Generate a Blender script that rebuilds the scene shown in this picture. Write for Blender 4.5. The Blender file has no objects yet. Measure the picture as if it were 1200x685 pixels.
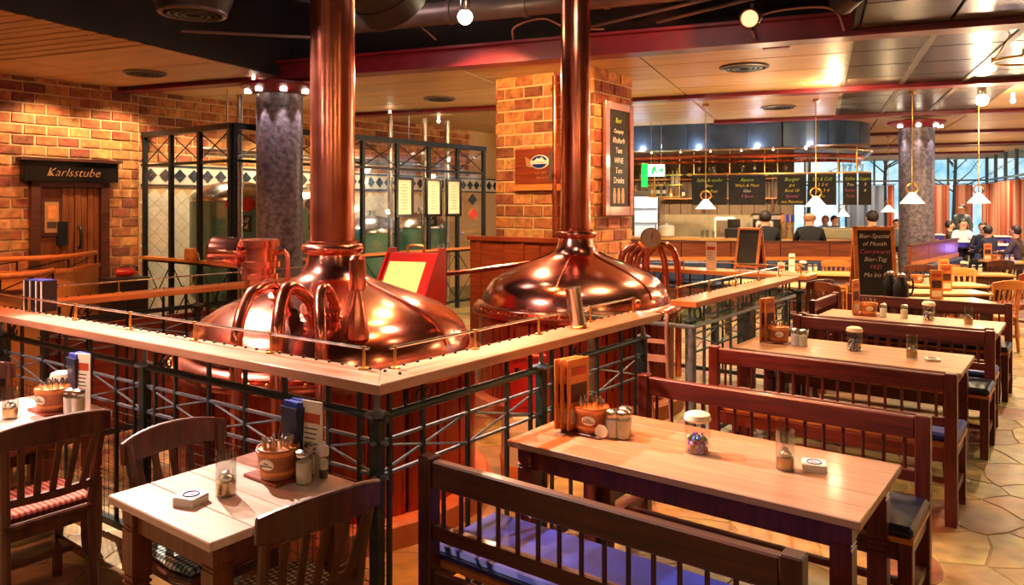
import bpy, bmesh, math, random
from mathutils import Vector, Matrix
rnd = random.Random(7)
R = math.radians
# ---------------------------------------------------------------- camera
F_PX, HOR, CAMH = 893.0, 240.0, 1.85
SC = bpy.context.scene
COL = SC.collection
cam = bpy.data.cameras.new('camera'); co = bpy.data.objects.new('camera', cam); COL.objects.link(co)
co.location = (0, 0, CAMH); co.rotation_euler = (R(90), 0, 0)
cam.sensor_fit = 'HORIZONTAL'; cam.sensor_width = 36; cam.lens = F_PX / 1200 * 36
cam.shift_y = -(342.5 - HOR) / 1200; cam.clip_end = 200
SC.camera = co
SC.view_settings.view_transform = 'Standard'; SC.view_settings.look = 'None'
SC.view_settings.gamma = 1; SC.view_settings.use_curve_mapping = False
SC.view_settings.exposure = 0.42
# ---------------------------------------------------------------- daylight outside
wd = bpy.data.worlds.new('world'); SC.world = wd; wd.use_nodes = True
bg = wd.node_tree.nodes['Background']; bg.inputs[1].default_value = 1.0
_n = wd.node_tree.nodes.new('ShaderNodeTexNoise'); _n.inputs['Scale'].default_value = 34; _n.inputs['Detail'].default_value = 6
_r = wd.node_tree.nodes.new('ShaderNodeValToRGB'); _r.color_ramp.elements[0].color = (.30, .60, .74, 1); _r.color_ramp.elements[1].color = (.95, 1, 1, 1)
_r.color_ramp.elements[0].position = .38; _r.color_ramp.elements[1].position = .6
_t = wd.node_tree.nodes.new('ShaderNodeTexCoord'); wd.node_tree.links.new(_t.outputs['Generated'], _n.inputs['Vector'])
wd.node_tree.links.new(_n.outputs['Fac'], _r.inputs['Fac']); wd.node_tree.links.new(_r.outputs['Color'], bg.inputs[0])
# ---------------------------------------------------------------- frames: table frame T (a,b), building frame B (s,t)
TA, BA = R(-37), R(-22)
U, V = (math.cos(TA), math.sin(TA)), (-math.sin(TA), math.cos(TA))
UB, VB = (math.cos(BA), math.sin(BA)), (-math.sin(BA), math.cos(BA))
def W(a, b, z=0): return Vector((a*U[0]+b*V[0], a*U[1]+b*V[1], z))
def B(s, t, z=0): return Vector((s*UB[0]+t*VB[0], s*UB[1]+t*VB[1], z))
def PD(x, y, d): return Vector(((x-600)/F_PX*d, d, CAMH-(y-HOR)/F_PX*d))          # a point at depth d
def PH(x, y, h):                                                                    # a point at height h
    d = (CAMH-h)*F_PX/(y-HOR); return Vector(((x-600)/F_PX*d, d, h))
# ---------------------------------------------------------------- lamps (ceiling spots and bulbs, plus added fill lights)
WARM, AMBER, PINK, RED = (1, .66, .34), (1, .52, .18), (1, .77, .66), (1, .2, .08)
def spot(loc, to, power, col=WARM, size=70, blend=.35, rad=.05):
    l = bpy.data.lights.new('spot_light', 'SPOT'); l.energy = power; l.color = col; l.spot_size = R(size); l.spot_blend = blend
    l.shadow_soft_size = rad
    o = bpy.data.objects.new('spot_light', l); COL.objects.link(o); o.location = loc
    o.rotation_euler = (Vector(to)-Vector(loc)).to_track_quat('-Z', 'Y').to_euler(); return o
def point(loc, power, col=WARM, rad=.05):
    l = bpy.data.lights.new('bulb_or_fill_light', 'POINT'); l.energy = power; l.color = col; l.shadow_soft_size = rad
    o = bpy.data.objects.new('bulb_or_fill_light', l); COL.objects.link(o); o.location = loc; return o
#LIGHTS_BEGIN
# strong stage spots in the open ceiling void
spot((-3.35, 6.0, 3.75), (-1.3, 2.9, .75), 1900, PINK, 62, .3, .03)
spot((-1.7, 4.6, 3.95), (1.05, 2.9, .7), 760, PINK, 40, .25, .03)
spot((-3.6, 3.4, 3.9), (-1.6, 4.9, 1.1), 700, (1, .66, .62), 60, .5)
spot((-.37, 6.6, 3.75), (-.9, 4.7, 1.0), 160, AMBER, 90)
spot((.2, 4.2, 3.9), (.45, 4.5, .9), 750, (1, .30, .08), 60, .7)
spot((-.2, 5.7, 3.9), (-.3, 5.0, .4), 200, (1, .25, .07), 80, .6)
spot((1.6, 6.2, 3.7), (2.2, 6.2, .8), 330, (1, .6, .28), 80)
spot((2.6, 8.2, 3.4), (3.1, 7.0, .7), 300, (1, .66, .32), 90)
spot((1.4, 4.0, 3.6), (1.4, 3.6, .8), 50, (1, .5, .26), 90)  # weak fill spot added over the front long table
spot((6.6, 6.8, 3.45), (3.4, 4.3, 0), 260, (1, .74, .34), 60, .4, .03)
spot((5.2, 4.6, 3.45), (4.2, 3.6, 0), 50, (1, .74, .36), 90)
spot((6.6, 9.6, 3.4), (5.5, 9.6, .7), 420, WARM, 110)
spot((-.2, 9.0, 3.35), (.6, 7.1, 1.0), 160, (1, .5, .3), 110)
spot((-.6, 7.6, 3.3), (.1, 10.0, 2.2), 420, (1, .64, .26), 80)         # brick pillar wash
spot((1.6, 8.7, 3.3), (1.3, 9.9, 2.0), 110, (1, .5, .2), 90)
# left wall washes
for b in (3.0, 4.4, 5.4): spot(W(-10.7, b, 3.4), W(-11.4, b, 1.9), 105, (1, .68, .38), 110, .6)
for b in (6.5, 8.0, 9.6): spot(W(-10.6, b, 3.3), W(-11.0, b+.3, .8), 130, (1, .8, .5), 130, .6)
spot((-4.6, 7.4, 3.35), (-4.9, 8.2, .6), 190, (1, .42, .14), 120)
spot((-4.2, 4.5, 3.7), (-3.3, 4.1, .3), 320, (1, .24, .10), 80)
spot((-5.2, 5.8, 3.4), (-5.0, 6.2, .6), 220, (1, .34, .12), 110)
# general ceiling downlights over the bar and the far tables
for s, t in ((-4.5, 11.0), (-1.2, 10.6), (1.6, 11.4), (4.2, 10.4), (-1.5, 14.4), (2.6, 14.6), (4.2, 17.6), (3.4, 22), (4.0, 27)):
    spot(B(s, t, 3.38), B(s, t, 0), 330, (1, .72, .42), 140, .6); point(B(s+.5, t+.6, 2.55), 22, (1, .74, .44), .08)  # the bodiless point beside each spot is added to brighten the ceiling
for s in (-4.2, -2.4, -.8): spot(B(s, 18.3, 2.85), B(s, 18.9, .9), 260, (1, .74, .45), 140, .6)
for s in (-3.6, -2.4, -1.2, 0.0): point(B(s, 16.2, 3.08), 9, (.75, .8, 1), .02)
point(B(-1.5, 5.0, 4.1), 60, (1, .7, .6), .3); point(B(-4.5, 6.8, 4.3), 30, (1, .7, .7), .3)  # bodiless fill points added to brighten the ducts in the void
# unseen points added behind the camera for copper highlights and fill
for x, y, c in ((-2.6, -.8, PINK), (-.6, -2.0, WARM), (1.8, -1.0, WARM), (3.6, .6, AMBER), (-4.6, .8, PINK)): point((x, y, 3.1), 32, c, .12)
for s, t in ((.8, 30.2), (3.4, 30), (4.2, 27), (4.2, 23), (4.2, 19.5)): spot(B(s, t, 3.4), B(s+.4, t+.6, 1.2), 380, (1, .8, .62), 120, .6)  # spots added to brighten the far curtains
#LIGHTS_END
# ---------------------------------------------------------------- mesh builder
class MB:
    def __init__(s): s.v, s.f, s.m, s.sm = [], [], [], []
    def add(s, vs, fs, mi=0, sm=False):
        n = len(s.v); s.v += [tuple(p) for p in vs]
        for f in fs: s.f.append(tuple(i+n for i in f)); s.m.append(mi); s.sm.append(sm)
        return s
    def box(s, c, d, rz=0, mi=0, rx=0, ry=0):
        m = Matrix.Rotation(rz, 3, 'Z') @ Matrix.Rotation(ry, 3, 'Y') @ Matrix.Rotation(rx, 3, 'X')
        vs = [Vector(c)+m @ Vector((x*d[0]/2, y*d[1]/2, z*d[2]/2)) for z in (-1, 1) for y in (-1, 1) for x in (-1, 1)]
        return s.add(vs, [(0, 2, 3, 1), (4, 5, 7, 6), (0, 1, 5, 4), (2, 6, 7, 3), (0, 4, 6, 2), (1, 3, 7, 5)], mi)
    def b2(s, lo, hi, mi=0):
        return s.box([(lo[i]+hi[i])/2 for i in range(3)], [hi[i]-lo[i] for i in range(3)], mi=mi)
    def bar(s, p, q, w, h, mi=0, up=(0, 0, 1)):
        p, q = Vector(p), Vector(q); d = (q-p).normalized(); sd = d.cross(Vector(up))
        if sd.length < 1e-4: sd = d.cross(Vector((1, 0, 0)))
        sd.normalize(); u2 = sd.cross(d)
        vs = [e + sd*w/2*x + u2*h/2*y for e in (p, q) for (x, y) in ((-1, -1), (1, -1), (1, 1), (-1, 1))]
        return s.add(vs, [(3, 2, 1, 0), (4, 5, 6, 7), (0, 1, 5, 4), (1, 2, 6, 5), (2, 3, 7, 6), (3, 0, 4, 7)], mi)
    def tube(s, pts, r, n=8, mi=0, caps=True, closed=False):
        pts = [Vector(p) for p in pts]; k = len(pts)
        rs = r if isinstance(r, (list, tuple)) else [r]*k
        prev = None; vs = []
        for i, p in enumerate(pts):
            if closed: t = pts[(i+1) % k]-pts[i-1]
            else: t = pts[min(i+1, k-1)]-pts[max(i-1, 0)]
            t = t.normalized() if t.length > 1e-9 else Vector((0, 0, 1))
            if prev is None:
                a = t.cross(Vector((0, 0, 1)))
                if a.length < .05: a = t.cross(Vector((1, 0, 0)))
            else: a = prev - t*prev.dot(t)
            a.normalize(); prev = a; b = t.cross(a)
            vs += [p+(a*math.cos(2*math.pi*j/n)+b*math.sin(2*math.pi*j/n))*rs[i] for j in range(n)]
        fs = []
        for i in range(k if closed else k-1):
            i2 = (i+1) % k
            for j in range(n): fs.append((i*n+j, i*n+(j+1) % n, i2*n+(j+1) % n, i2*n+j))
        if caps and not closed: fs += [tuple(range(n))[::-1], tuple(range((k-1)*n, k*n))]
        return s.add(vs, fs, mi, True)
    def lathe(s, pr, n=24, c=(0, 0, 0), mi=0, ax=None, sm=True):
        vs, fs = [], []
        q = Vector((0, 0, 1)).rotation_difference(Vector(ax)) if ax else None
        for (r, z) in pr:
            for j in range(n):
                a = 2*math.pi*j/n; p = Vector((r*math.cos(a), r*math.sin(a), z))
                if q: p = q @ p
                vs.append(p+Vector(c))
        for i in range(len(pr)-1):
            for j in range(n): fs.append((i*n+j, i*n+(j+1) % n, (i+1)*n+(j+1) % n, (i+1)*n+j))
        if pr[0][0] > 1e-6: fs.append(tuple(range(n))[::-1])
        if pr[-1][0] > 1e-6: fs.append(tuple(range((len(pr)-1)*n, len(pr)*n)))
        return s.add(vs, fs, mi, sm)
    def cyl(s, p, q, r, n=12, mi=0, r2=None):
        p, q = Vector(p), Vector(q); L = (q-p).length
        return s.lathe([(r, 0), (r if r2 is None else r2, L)], n, p, mi, (q-p).normalized())
    def sph(s, c, r, n=12, mi=0, sc=(1, 1, 1)):
        m = max(4, n//2); vs, fs = [], []
        for i in range(m+1):
            a = math.pi*i/m
            for j in range(n):
                b = 2*math.pi*j/n
                vs.append((c[0]+r*sc[0]*math.sin(a)*math.cos(b), c[1]+r*sc[1]*math.sin(a)*math.sin(b), c[2]-r*sc[2]*math.cos(a)))
        for i in range(m):
            for j in range(n): fs.append((i*n+j, i*n+(j+1) % n, (i+1)*n+(j+1) % n, (i+1)*n+j))
        return s.add(vs, fs, mi, True)
    def prism(s, poly, z0, z1, mi=0, sm=False):
        n = len(poly); vs = [(x, y, z0) for x, y in poly]+[(x, y, z1) for x, y in poly]
        return s.add(vs, [tuple(range(n))[::-1], tuple(range(n, 2*n))]+[(i, (i+1) % n, n+(i+1) % n, n+i) for i in range(n)], mi, sm)
    def xz(s, poly, y0, y1, mi=0, sm=False):                             # outline in x,z extruded along y
        n = len(poly); vs = [(x, y0, z) for x, z in poly]+[(x, y1, z) for x, z in poly]
        return s.add(vs, [tuple(range(n)), tuple(range(n, 2*n))[::-1]]+[(i, n+i, n+(i+1) % n, (i+1) % n) for i in range(n)], mi, sm)
    def yz(s, poly, x0, x1, mi=0, sm=False):
        n = len(poly); vs = [(x0, y, z) for y, z in poly]+[(x1, y, z) for y, z in poly]
        return s.add(vs, [tuple(range(n))[::-1], tuple(range(n, 2*n))]+[(i, (i+1) % n, n+(i+1) % n, n+i) for i in range(n)], mi, sm)
    def sq(s, prof, c=(0, 0), mi=0):                                     # square column of (half width, z)
        vs = [(c[0]+x*w, c[1]+y*w, z) for w, z in prof for x, y in ((-1, -1), (1, -1), (1, 1), (-1, 1))]; k = len(prof); fs = []
        for i in range(k-1):
            for j in range(4): fs.append((4*i+j, 4*i+(j+1) % 4, 4*i+4+(j+1) % 4, 4*i+4+j))
        return s.add(vs, fs+[(3, 2, 1, 0), tuple(range(4*k-4, 4*k))], mi)
    def mesh(s, name, mats, bevel=0, ang=35):
        me = bpy.data.meshes.new(name); me.from_pydata(s.v, [], s.f)
        for m in (mats if isinstance(mats, (list, tuple)) else [mats]): me.materials.append(m)
        me.polygons.foreach_set('material_index', s.m)
        if bevel:
            bm = bmesh.new(); bm.from_mesh(me)
            es = [e for e in bm.edges if len(e.link_faces) == 2 and e.calc_face_angle(0) > R(50)]
            bmesh.ops.bevel(bm, geom=es, offset=bevel, segments=1, affect='EDGES', clamp_overlap=True)
            bm.to_mesh(me); bm.free()
        elif any(s.sm):
            me.polygons.foreach_set('use_smooth', s.sm); me.set_sharp_from_angle(angle=R(ang))
        me.update(); return me
    def build(s, name, mats, parent=None, loc=None, rz=0, bevel=0, ang=35):
        o = bpy.data.objects.new(name, s.mesh(name, mats, bevel, ang)); COL.objects.link(o)
        if parent: o.parent = parent
        if loc is not None: o.location = loc
        if rz: o.rotation_euler = (0, 0, rz)
        return o
def tag(o, label=None, cat=None, group=None, kind=None):
    if label: o['label'] = label
    if cat: o['category'] = cat
    if group: o['group'] = group
    if kind: o['kind'] = kind
    return o
def thing(name, label, cat, loc=(0, 0, 0), rz=0, group=None):
    o = bpy.data.objects.new(name, None); COL.objects.link(o); o.location = loc; o.rotation_euler = (0, 0, rz)
    o.empty_display_size = .05
    return tag(o, label, cat, group)
KIDS = {}
def kids(o):
    return [c for c in COL.objects if c.parent == o]
def dup(root, loc, rz=None, label=None, group=None, scale=None):
    def rec(o, par):
        c = o.copy(); COL.objects.link(c)
        if par: c.parent = par
        for k in KIDS.setdefault(o.name, kids(o)): rec(k, c)
        return c
    r = rec(root, None); r.location = loc
    if rz is not None: r.rotation_euler = (0, 0, rz)
    if label: r['label'] = label
    if group: r['group'] = group
    if scale: r.scale = scale
    return r
def struct(o): o['kind'] = 'structure'; return o
def text(s, size, name, mat, parent, loc, rot, shear=.25, align='CENTER', ext=.0015, sx=1):
    c = bpy.data.curves.new('t', 'FONT'); c.body = s; c.size = size; c.shear = shear; c.align_x = align; c.extrude = ext; c.resolution_u = 2; c.offset = -size*.014
    t = bpy.data.objects.new('t', c); COL.objects.link(t)
    me = bpy.data.meshes.new_from_object(t.evaluated_get(bpy.context.evaluated_depsgraph_get()))
    bpy.data.objects.remove(t); bpy.data.curves.remove(c)
    o = bpy.data.objects.new(name, me); COL.objects.link(o); me.materials.clear(); me.materials.append(mat)
    o.parent = parent; o.location = loc; o.rotation_euler = rot; o.scale = (sx, 1, 1); return o
def arc(c, r, a0, a1, n): return [(c[0]+r*math.cos(a0+(a1-a0)*i/n), c[1]+r*math.sin(a0+(a1-a0)*i/n)) for i in range(n+1)]
def bez(p, n=10):                                                        # smooth curve through points (Catmull-Rom)
    p = [Vector(q) for q in p]; p = [2*p[0]-p[1]]+p+[2*p[-1]-p[-2]]; out = []
    for i in range(1, len(p)-2):
        for k in range(n):
            t = k/n; a, b, c, d = p[i-1:i+3]
            out.append(.5*((2*b)+(c-a)*t+(2*a-5*b+4*c-d)*t*t+(3*b-a-3*c+d)*t**3))
    return out+[p[-2]]
# ---------------------------------------------------------------- materials
M = {}
def nodes(name):
    m = bpy.data.materials.new(name); m.use_nodes = True; nt = m.node_tree; M[name] = m
    return m, nt, nt.nodes['Principled BSDF'], nt.nodes.new, nt.links.new
def sRGB(h):
    if not isinstance(h, str): return tuple(h)+(1,)
    c = [int(h[i:i+2], 16)/255 for i in (0, 2, 4)]
    return tuple(x/12.92 if x < .04045 else ((x+.055)/1.055)**2.4 for x in c)+(1,)
def mat(name, c1, c2=None, rough=.5, metal=0, scale=8, stretch=(1, 1, 1), bump=0, rnd_amt=0, coat=0, detail=4, rvar=0, spec=.5, island=False):
    m, nt, p, N, L = nodes(name)
    p.inputs['Roughness'].default_value = rough; p.inputs['Metallic'].default_value = metal
    p.inputs['Coat Weight'].default_value = coat; p.inputs['Coat Roughness'].default_value = .12
    p.inputs['Specular IOR Level'].default_value = spec
    a = sRGB(c1); p.inputs['Base Color'].default_value = a
    if c2 is None and not rnd_amt and not bump: return m
    tc = N('ShaderNodeTexCoord'); mp = N('ShaderNodeMapping'); mp.inputs['Scale'].default_value = stretch
    L(tc.outputs['Object'], mp.inputs['Vector'])
    oi = N('ShaderNodeObjectInfo'); va = N('ShaderNodeVectorMath'); va.operation = 'MULTIPLY_ADD'
    va.inputs[1].default_value = (37, 53, 71); L(oi.outputs['Random'], va.inputs[0]); L(mp.outputs['Vector'], va.inputs[2])
    nz = N('ShaderNodeTexNoise'); nz.inputs['Scale'].default_value = scale; nz.inputs['Detail'].default_value = detail
    L(va.outputs[0], nz.inputs['Vector'])
    rp = N('ShaderNodeValToRGB'); rp.color_ramp.elements[0].color = a; rp.color_ramp.elements[1].color = sRGB(c2 or c1)
    rp.color_ramp.elements[0].position = .32; rp.color_ramp.elements[1].position = .68
    L(nz.outputs['Fac'], rp.inputs['Fac']); out = rp.outputs['Color']
    if rnd_amt:
        hs = N('ShaderNodeHueSaturation'); mr = N('ShaderNodeMapRange'); mr.inputs['To Min'].default_value = 1-rnd_amt; mr.inputs['To Max'].default_value = 1+rnd_amt
        src = oi.outputs['Random']
        if island:
            ge = N('ShaderNodeNewGeometry'); ad = N('ShaderNodeMath'); ad.operation = 'ADD'; fr = N('ShaderNodeMath'); fr.operation = 'FRACT'
            L(ge.outputs['Random Per Island'], ad.inputs[0]); L(src, ad.inputs[1]); L(ad.outputs[0], fr.inputs[0]); src = fr.outputs[0]
        L(src, mr.inputs['Value']); L(mr.outputs[0], hs.inputs['Value'])
        L(out, hs.inputs['Color']); out = hs.outputs['Color']
    L(out, p.inputs['Base Color'])
    if bump:
        bp = N('ShaderNodeBump'); bp.inputs['Strength'].default_value = bump; bp.inputs['Distance'].default_value = .01
        L(nz.outputs['Fac'], bp.inputs['Height']); L(bp.outputs[0], p.inputs['Normal'])
    if rvar:
        r2 = N('ShaderNodeMapRange'); r2.inputs['To Min'].default_value = max(0, rough-rvar); r2.inputs['To Max'].default_value = rough+rvar
        L(nz.outputs['Fac'], r2.inputs['Value']); L(r2.outputs[0], p.inputs['Roughness'])
    return m
def multi(name, cols, rough=.6, scale=6, bump=.3, mixamt=.35, coat=0, hue=.012):
    """a colour of its own for each separate piece, out of a list, with a little mottling"""
    m, nt, p, N, L = nodes(name); p.inputs['Roughness'].default_value = rough; p.inputs['Coat Weight'].default_value = coat
    oi = N('ShaderNodeObjectInfo'); ge = N('ShaderNodeNewGeometry'); ad = N('ShaderNodeMath'); ad.operation = 'ADD'; fr = N('ShaderNodeMath'); fr.operation = 'FRACT'
    L(ge.outputs['Random Per Island'], ad.inputs[0]); L(oi.outputs['Random'], ad.inputs[1]); L(ad.outputs[0], fr.inputs[0])
    rp = N('ShaderNodeValToRGB'); e = rp.color_ramp.elements; rp.color_ramp.interpolation = 'CONSTANT'
    for i, c in enumerate(cols):
        if i < 2: el = e[i]; el.position = i/len(cols)
        else: el = e.new(i/len(cols))
        el.color = sRGB(c)
    L(fr.outputs[0], rp.inputs['Fac'])
    tc = N('ShaderNodeTexCoord'); va = N('ShaderNodeVectorMath'); va.operation = 'MULTIPLY_ADD'; va.inputs[1].default_value = (37, 53, 71)
    L(oi.outputs['Random'], va.inputs[0]); L(tc.outputs['Object'], va.inputs[2])
    nz = N('ShaderNodeTexNoise'); nz.inputs['Scale'].default_value = scale; nz.inputs['Detail'].default_value = 5; L(va.outputs[0], nz.inputs['Vector'])
    hs = N('ShaderNodeHueSaturation'); mr = N('ShaderNodeMapRange'); mr.inputs['To Min'].default_value = 1-mixamt; mr.inputs['To Max'].default_value = 1+mixamt
    mr.inputs['From Min'].default_value = .25; mr.inputs['From Max'].default_value = .75
    L(nz.outputs['Fac'], mr.inputs['Value']); L(mr.outputs[0], hs.inputs['Value']); L(rp.outputs['Color'], hs.inputs['Color']); L(hs.outputs[0], p.inputs['Base Color'])
    n2 = N('ShaderNodeTexNoise'); n2.inputs['Scale'].default_value = scale*.45; n2.inputs['Detail'].default_value = 3; L(va.outputs[0], n2.inputs['Vector'])
    h2 = N('ShaderNodeMapRange'); h2.inputs['From Min'].default_value = .3; h2.inputs['From Max'].default_value = .7; h2.inputs['To Min'].default_value = .5-hue; h2.inputs['To Max'].default_value = .5+hue
    L(n2.outputs['Fac'], h2.inputs['Value']); L(h2.outputs[0], hs.inputs['Hue'])
    bp = N('ShaderNodeBump'); bp.inputs['Strength'].default_value = bump; bp.inputs['Distance'].default_value = .012
    L(nz.outputs['Fac'], bp.inputs['Height']); L(bp.outputs[0], p.inputs['Normal']); return m
def emit(name, c, s):
    m, nt, p, N, L = nodes(name); p.inputs['Base Color'].default_value = sRGB(c); p.inputs['Emission Color'].default_value = sRGB(c); p.inputs['Emission Strength'].default_value = s; return m
def glass(name, tint=(1, 1, 1), refl=.09, op=0):
    m, nt, p, N, L = nodes(name); nt.nodes.remove(p); o = nt.nodes['Material Output']
    t = N('ShaderNodeBsdfTransparent'); t.inputs[0].default_value = tint+(1,); g = N('ShaderNodeBsdfGlossy'); g.inputs['Roughness'].default_value = .03
    fr = N('ShaderNodeLayerWeight'); fr.inputs[0].default_value = .25; mr = N('ShaderNodeMapRange'); mr.inputs['To Min'].default_value = refl*.5; mr.inputs['To Max'].default_value = .7
    mx = N('ShaderNodeMixShader'); L(fr.outputs['Facing'], mr.inputs['Value'])
    pw = N('ShaderNodeMath'); pw.operation = 'POWER'; pw.inputs[1].default_value = 2; L(fr.outputs['Facing'], pw.inputs[0]); L(pw.outputs[0], mr.inputs['Value'])
    L(mr.outputs[0], mx.inputs[0]); L(t.outputs[0], mx.inputs[1]); L(g.outputs[0], mx.inputs[2]); L(mx.outputs[0], o.inputs['Surface']); return m
def checks(name, c1, c2, c3, scale):
    m, nt, p, N, L = nodes(name); p.inputs['Roughness'].default_value = .85
    tc = N('ShaderNodeTexCoord'); outs = []
    for ax in ('X', 'Y'):
        w = N('ShaderNodeTexWave'); w.bands_direction = ax; w.inputs['Scale'].default_value = scale; L(tc.outputs['Object'], w.inputs['Vector'])
        g = N('ShaderNodeMath'); g.operation = 'GREATER_THAN'; g.inputs[1].default_value = .5; L(w.outputs['Fac'], g.inputs[0]); outs.append(g)
    a = N('ShaderNodeMath'); a.operation = 'ADD'; L(outs[0].outputs[0], a.inputs[0]); L(outs[1].outputs[0], a.inputs[1])
    h = N('ShaderNodeMath'); h.operation = 'MULTIPLY'; h.inputs[1].default_value = .5; L(a.outputs[0], h.inputs[0])
    rp = N('ShaderNodeValToRGB'); rp.color_ramp.interpolation = 'CONSTANT'; e = rp.color_ramp.elements
    e[0].color = sRGB(c1); e[1].position = .3; e[1].color = sRGB(c2); q = e.new(.8); q.color = sRGB(c3)
    L(h.outputs[0], rp.inputs[0]); L(rp.outputs[0], p.inputs['Base Color']); return m
GX, GZ = (1, 14, 14), (14, 14, 1)
mat('dark_wood', '3a1a10', '5a2a18', .42, stretch=GX, scale=3, coat=.15, rvar=.1)
mat('shaded_post', '35170e', '4c2014', .42, stretch=GZ, scale=3, coat=.1)
mat('bench_wood', '4a1712', '6a241c', .4, stretch=GX, scale=3, coat=.1, rvar=.1)
mat('bench_post', '4a1712', '6a241c', .4, stretch=GZ, scale=3, coat=.1, rvar=.1)
mat('chair_wood', '3c1d10', '61301a', .4, stretch=(8, 8, 2), scale=3, coat=.2, rvar=.1)
mat('table_leg', '5a2c16', '7c4222', .42, stretch=GZ, scale=3, coat=.15)
mat('table_top', 'a87858', 'be9070', .46, stretch=GX, scale=2.5, coat=.1, rnd_amt=.1, rvar=.08)
mat('pale_top', 'c8aa98', 'dcc2b2', .36, stretch=GX, scale=2.5, coat=.3, rnd_amt=.06, rvar=.08)
mat('far_top', 'c08a48', 'd9a868', .4, stretch=GX, scale=2.5, coat=.2, rnd_amt=.06)
mat('ledge_wood', 'a87658', 'c09070', .4, stretch=(1, 10, 10), scale=2.5, coat=.3, rvar=.08)
mat('orange_wood', 'b8682e', 'd4843e', .4, stretch=(1, 8, 8), scale=2.5, coat=.3)
mat('red_wood', '6a2412', '8d3a1c', .38, stretch=GX, scale=2, coat=.4)
mat('door_wood', '5e2e14', '874820', .4, stretch=GZ, scale=2.5, coat=.2)
mat('booth_wood', '5a2612', '84401c', .4, stretch=GX, scale=2, coat=.3)
mat('copper', 'd48470', 'e69c88', .18, 1, scale=3, rvar=.07)
mat('copper_pipe', 'cc7054', 'e08c70', .2, .95, scale=6, rvar=.07)
mat('copper_old', '9a4a2a', 'c26a40', .26, 1, scale=5, stretch=(4, 4, .4), rvar=.1)
mat('copper_panel', '8a2c16', 'b04a26', .3, .65, scale=3, stretch=(8, 8, .8), rvar=.12, rnd_amt=.18)
mat('brass', 'c99a4a', 'e0b566', .28, 1, scale=20)
mat('steel', 'b8b4ac', 'd2cec6', .25, 1, scale=14, rvar=.06)
mat('iron', '15181a', '23282a', .4, .4, scale=20)
mat('green_iron', '1c2824', '2c3a34', .4, .3, scale=20)
mat('grey_iron', '5a6468', '76838a', .4, .3, scale=20)
mat('blue_pad', '08146a', '0f2892', .5, scale=12, bump=.05)
mat('black_pad', '101828', '1c2842', .35, scale=12, bump=.05, coat=.2)
mat('navy_pad', '1a2a44', '24385a', .5, scale=12, bump=.05)
mat('beam_red', '6e1420', '84202c', .4, scale=4)
mat('tan_panel', 'c09a6c', 'cfa97a', .5, scale=2, stretch=(.4, 3, 1), rnd_amt=.05)
mat('dark_panel', '38312a', '4a4238', .26, .25, scale=1.2, rnd_amt=.15)
mat('void_black', '120f0f', '1c1818', .8, scale=3)
mat('duct_black', '221d1e', '322b2b', .45, .2, scale=3)
mat('duct_grey', '5a4c48', '6e5e58', .4, .4, scale=3)
mat('cable', 'a07868', 'b48a76', .5)
mat('granite', '3a343c', '7c7078', .34, scale=16, detail=8, bump=.06)
mat('canopy_blue', '324150', '46586a', .3, .45, scale=3)
mat('mortar', 'c4a070', 'd4b080', .9, scale=30, bump=.2)
multi('brick', ['9c5a30', 'b06a38', '8a4a2a', 'a86236', 'b87844', '7c4028', 'aa6a3c', 'bd8048'], .85, 12, .5, .5, 0, .02)
multi('stone', ['907848', '7f683f', '9a8456', '89734b', '7a4d37', '957f54', '81523f', '716543', '8e7648', '978250', '847144', '8b6343'], .45, 7, .35, .5, 0, .022)
mat('grout', '7c6a48', '92804f', .9, scale=30)
mat('white_tile', 'd8cdb6', 'e4dac6', .25, scale=9, rnd_amt=.04)
mat('blue_tile', '16202e', '243446', .25, scale=9)
mat('tank_green', '4f7f6c', '5f9080', .3, .2, scale=4)
mat('tank_grey', '6a5c48', '7c6c56', .35, .5, scale=4)
mat('chalk_black', '181410', '2a241c', .8, scale=6)
mat('paper', 'e2d3b2', 'eaddc0', .7, scale=10)
mat('white_paint', 'dad2c4', 'e4ddd0', .5, scale=10)
mat('plastic_black', '141214', None, .4)
mat('navy_box', '18223c', '20304e', .4, scale=10)
mat('napkin_blue', '2f3f9c', '3c50b4', .9, scale=30)
mat('terracotta', '98512c', 'b0683c', .6, scale=9)
mat('sugar', 'e8e0d0', 'f2ece0', .8, scale=40)
mat('pepper', '2a1c14', '4a3424', .8, scale=90)
mat('red_paint', 'b01c14', 'c42a1c', .35, scale=5)
mat('card_orange', 'c8702c', 'dc8a40', .5, scale=12)
mat('card_red', 'a83a20', 'b84a2a', .5, scale=12)
mat('amber_wall', 'c07a34', 'd08a40', .5, scale=3)
mat('wall_paint', '9a7454', 'ac8660', .8, scale=3)
mat('screen_dark', '15100e', None, .2)
mat('chalk_white', 'f0e8da', None, .8); mat('chalk_green', 'b8d040', None, .8); mat('chalk_yellow', 'f0d048', None, .8); mat('chalk_pink', 'd06488', None, .8)
mat('gold_ink', 'a8744a', None, .5); mat('ink', '3a2a1a', None, .7); mat('emblem_blue', '1c3a8c', None, .4)
mat('skin', 'd09a78', 'dba888', .55, scale=20); mat('hair_dark', '1a1210', '2c1e18', .6, scale=60); mat('hair_fair', '8a5a34', 'a87444', .6, scale=60)
mat('jacket_black', '0c0c10', '16161c', .8, scale=30); mat('shirt_white', 'd8dce0', 'e6eaee', .8, scale=30); mat('jacket_navy', '121628', '1e2440', .8, scale=30)
mat('shirt_grey', '5a6468', '6c787c', .8, scale=30); mat('trousers', '1c1c24', '26262e', .8, scale=30); mat('jacket_brown', '3a2a20', '4c3a2c', .8, scale=30)
mat('violet_metal', '3c3aa0', '5450c8', .4, .2, scale=6)
mat('mesh_wire', '3c3430', '4c423c', .4, .6, scale=20)
mat('bark', '4a4038', '5e5448', .9, scale=20)
mat('curtain', 'c23c26', 'e2b890', .85, scale=7, stretch=(1, 0, 0), detail=2)
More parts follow.
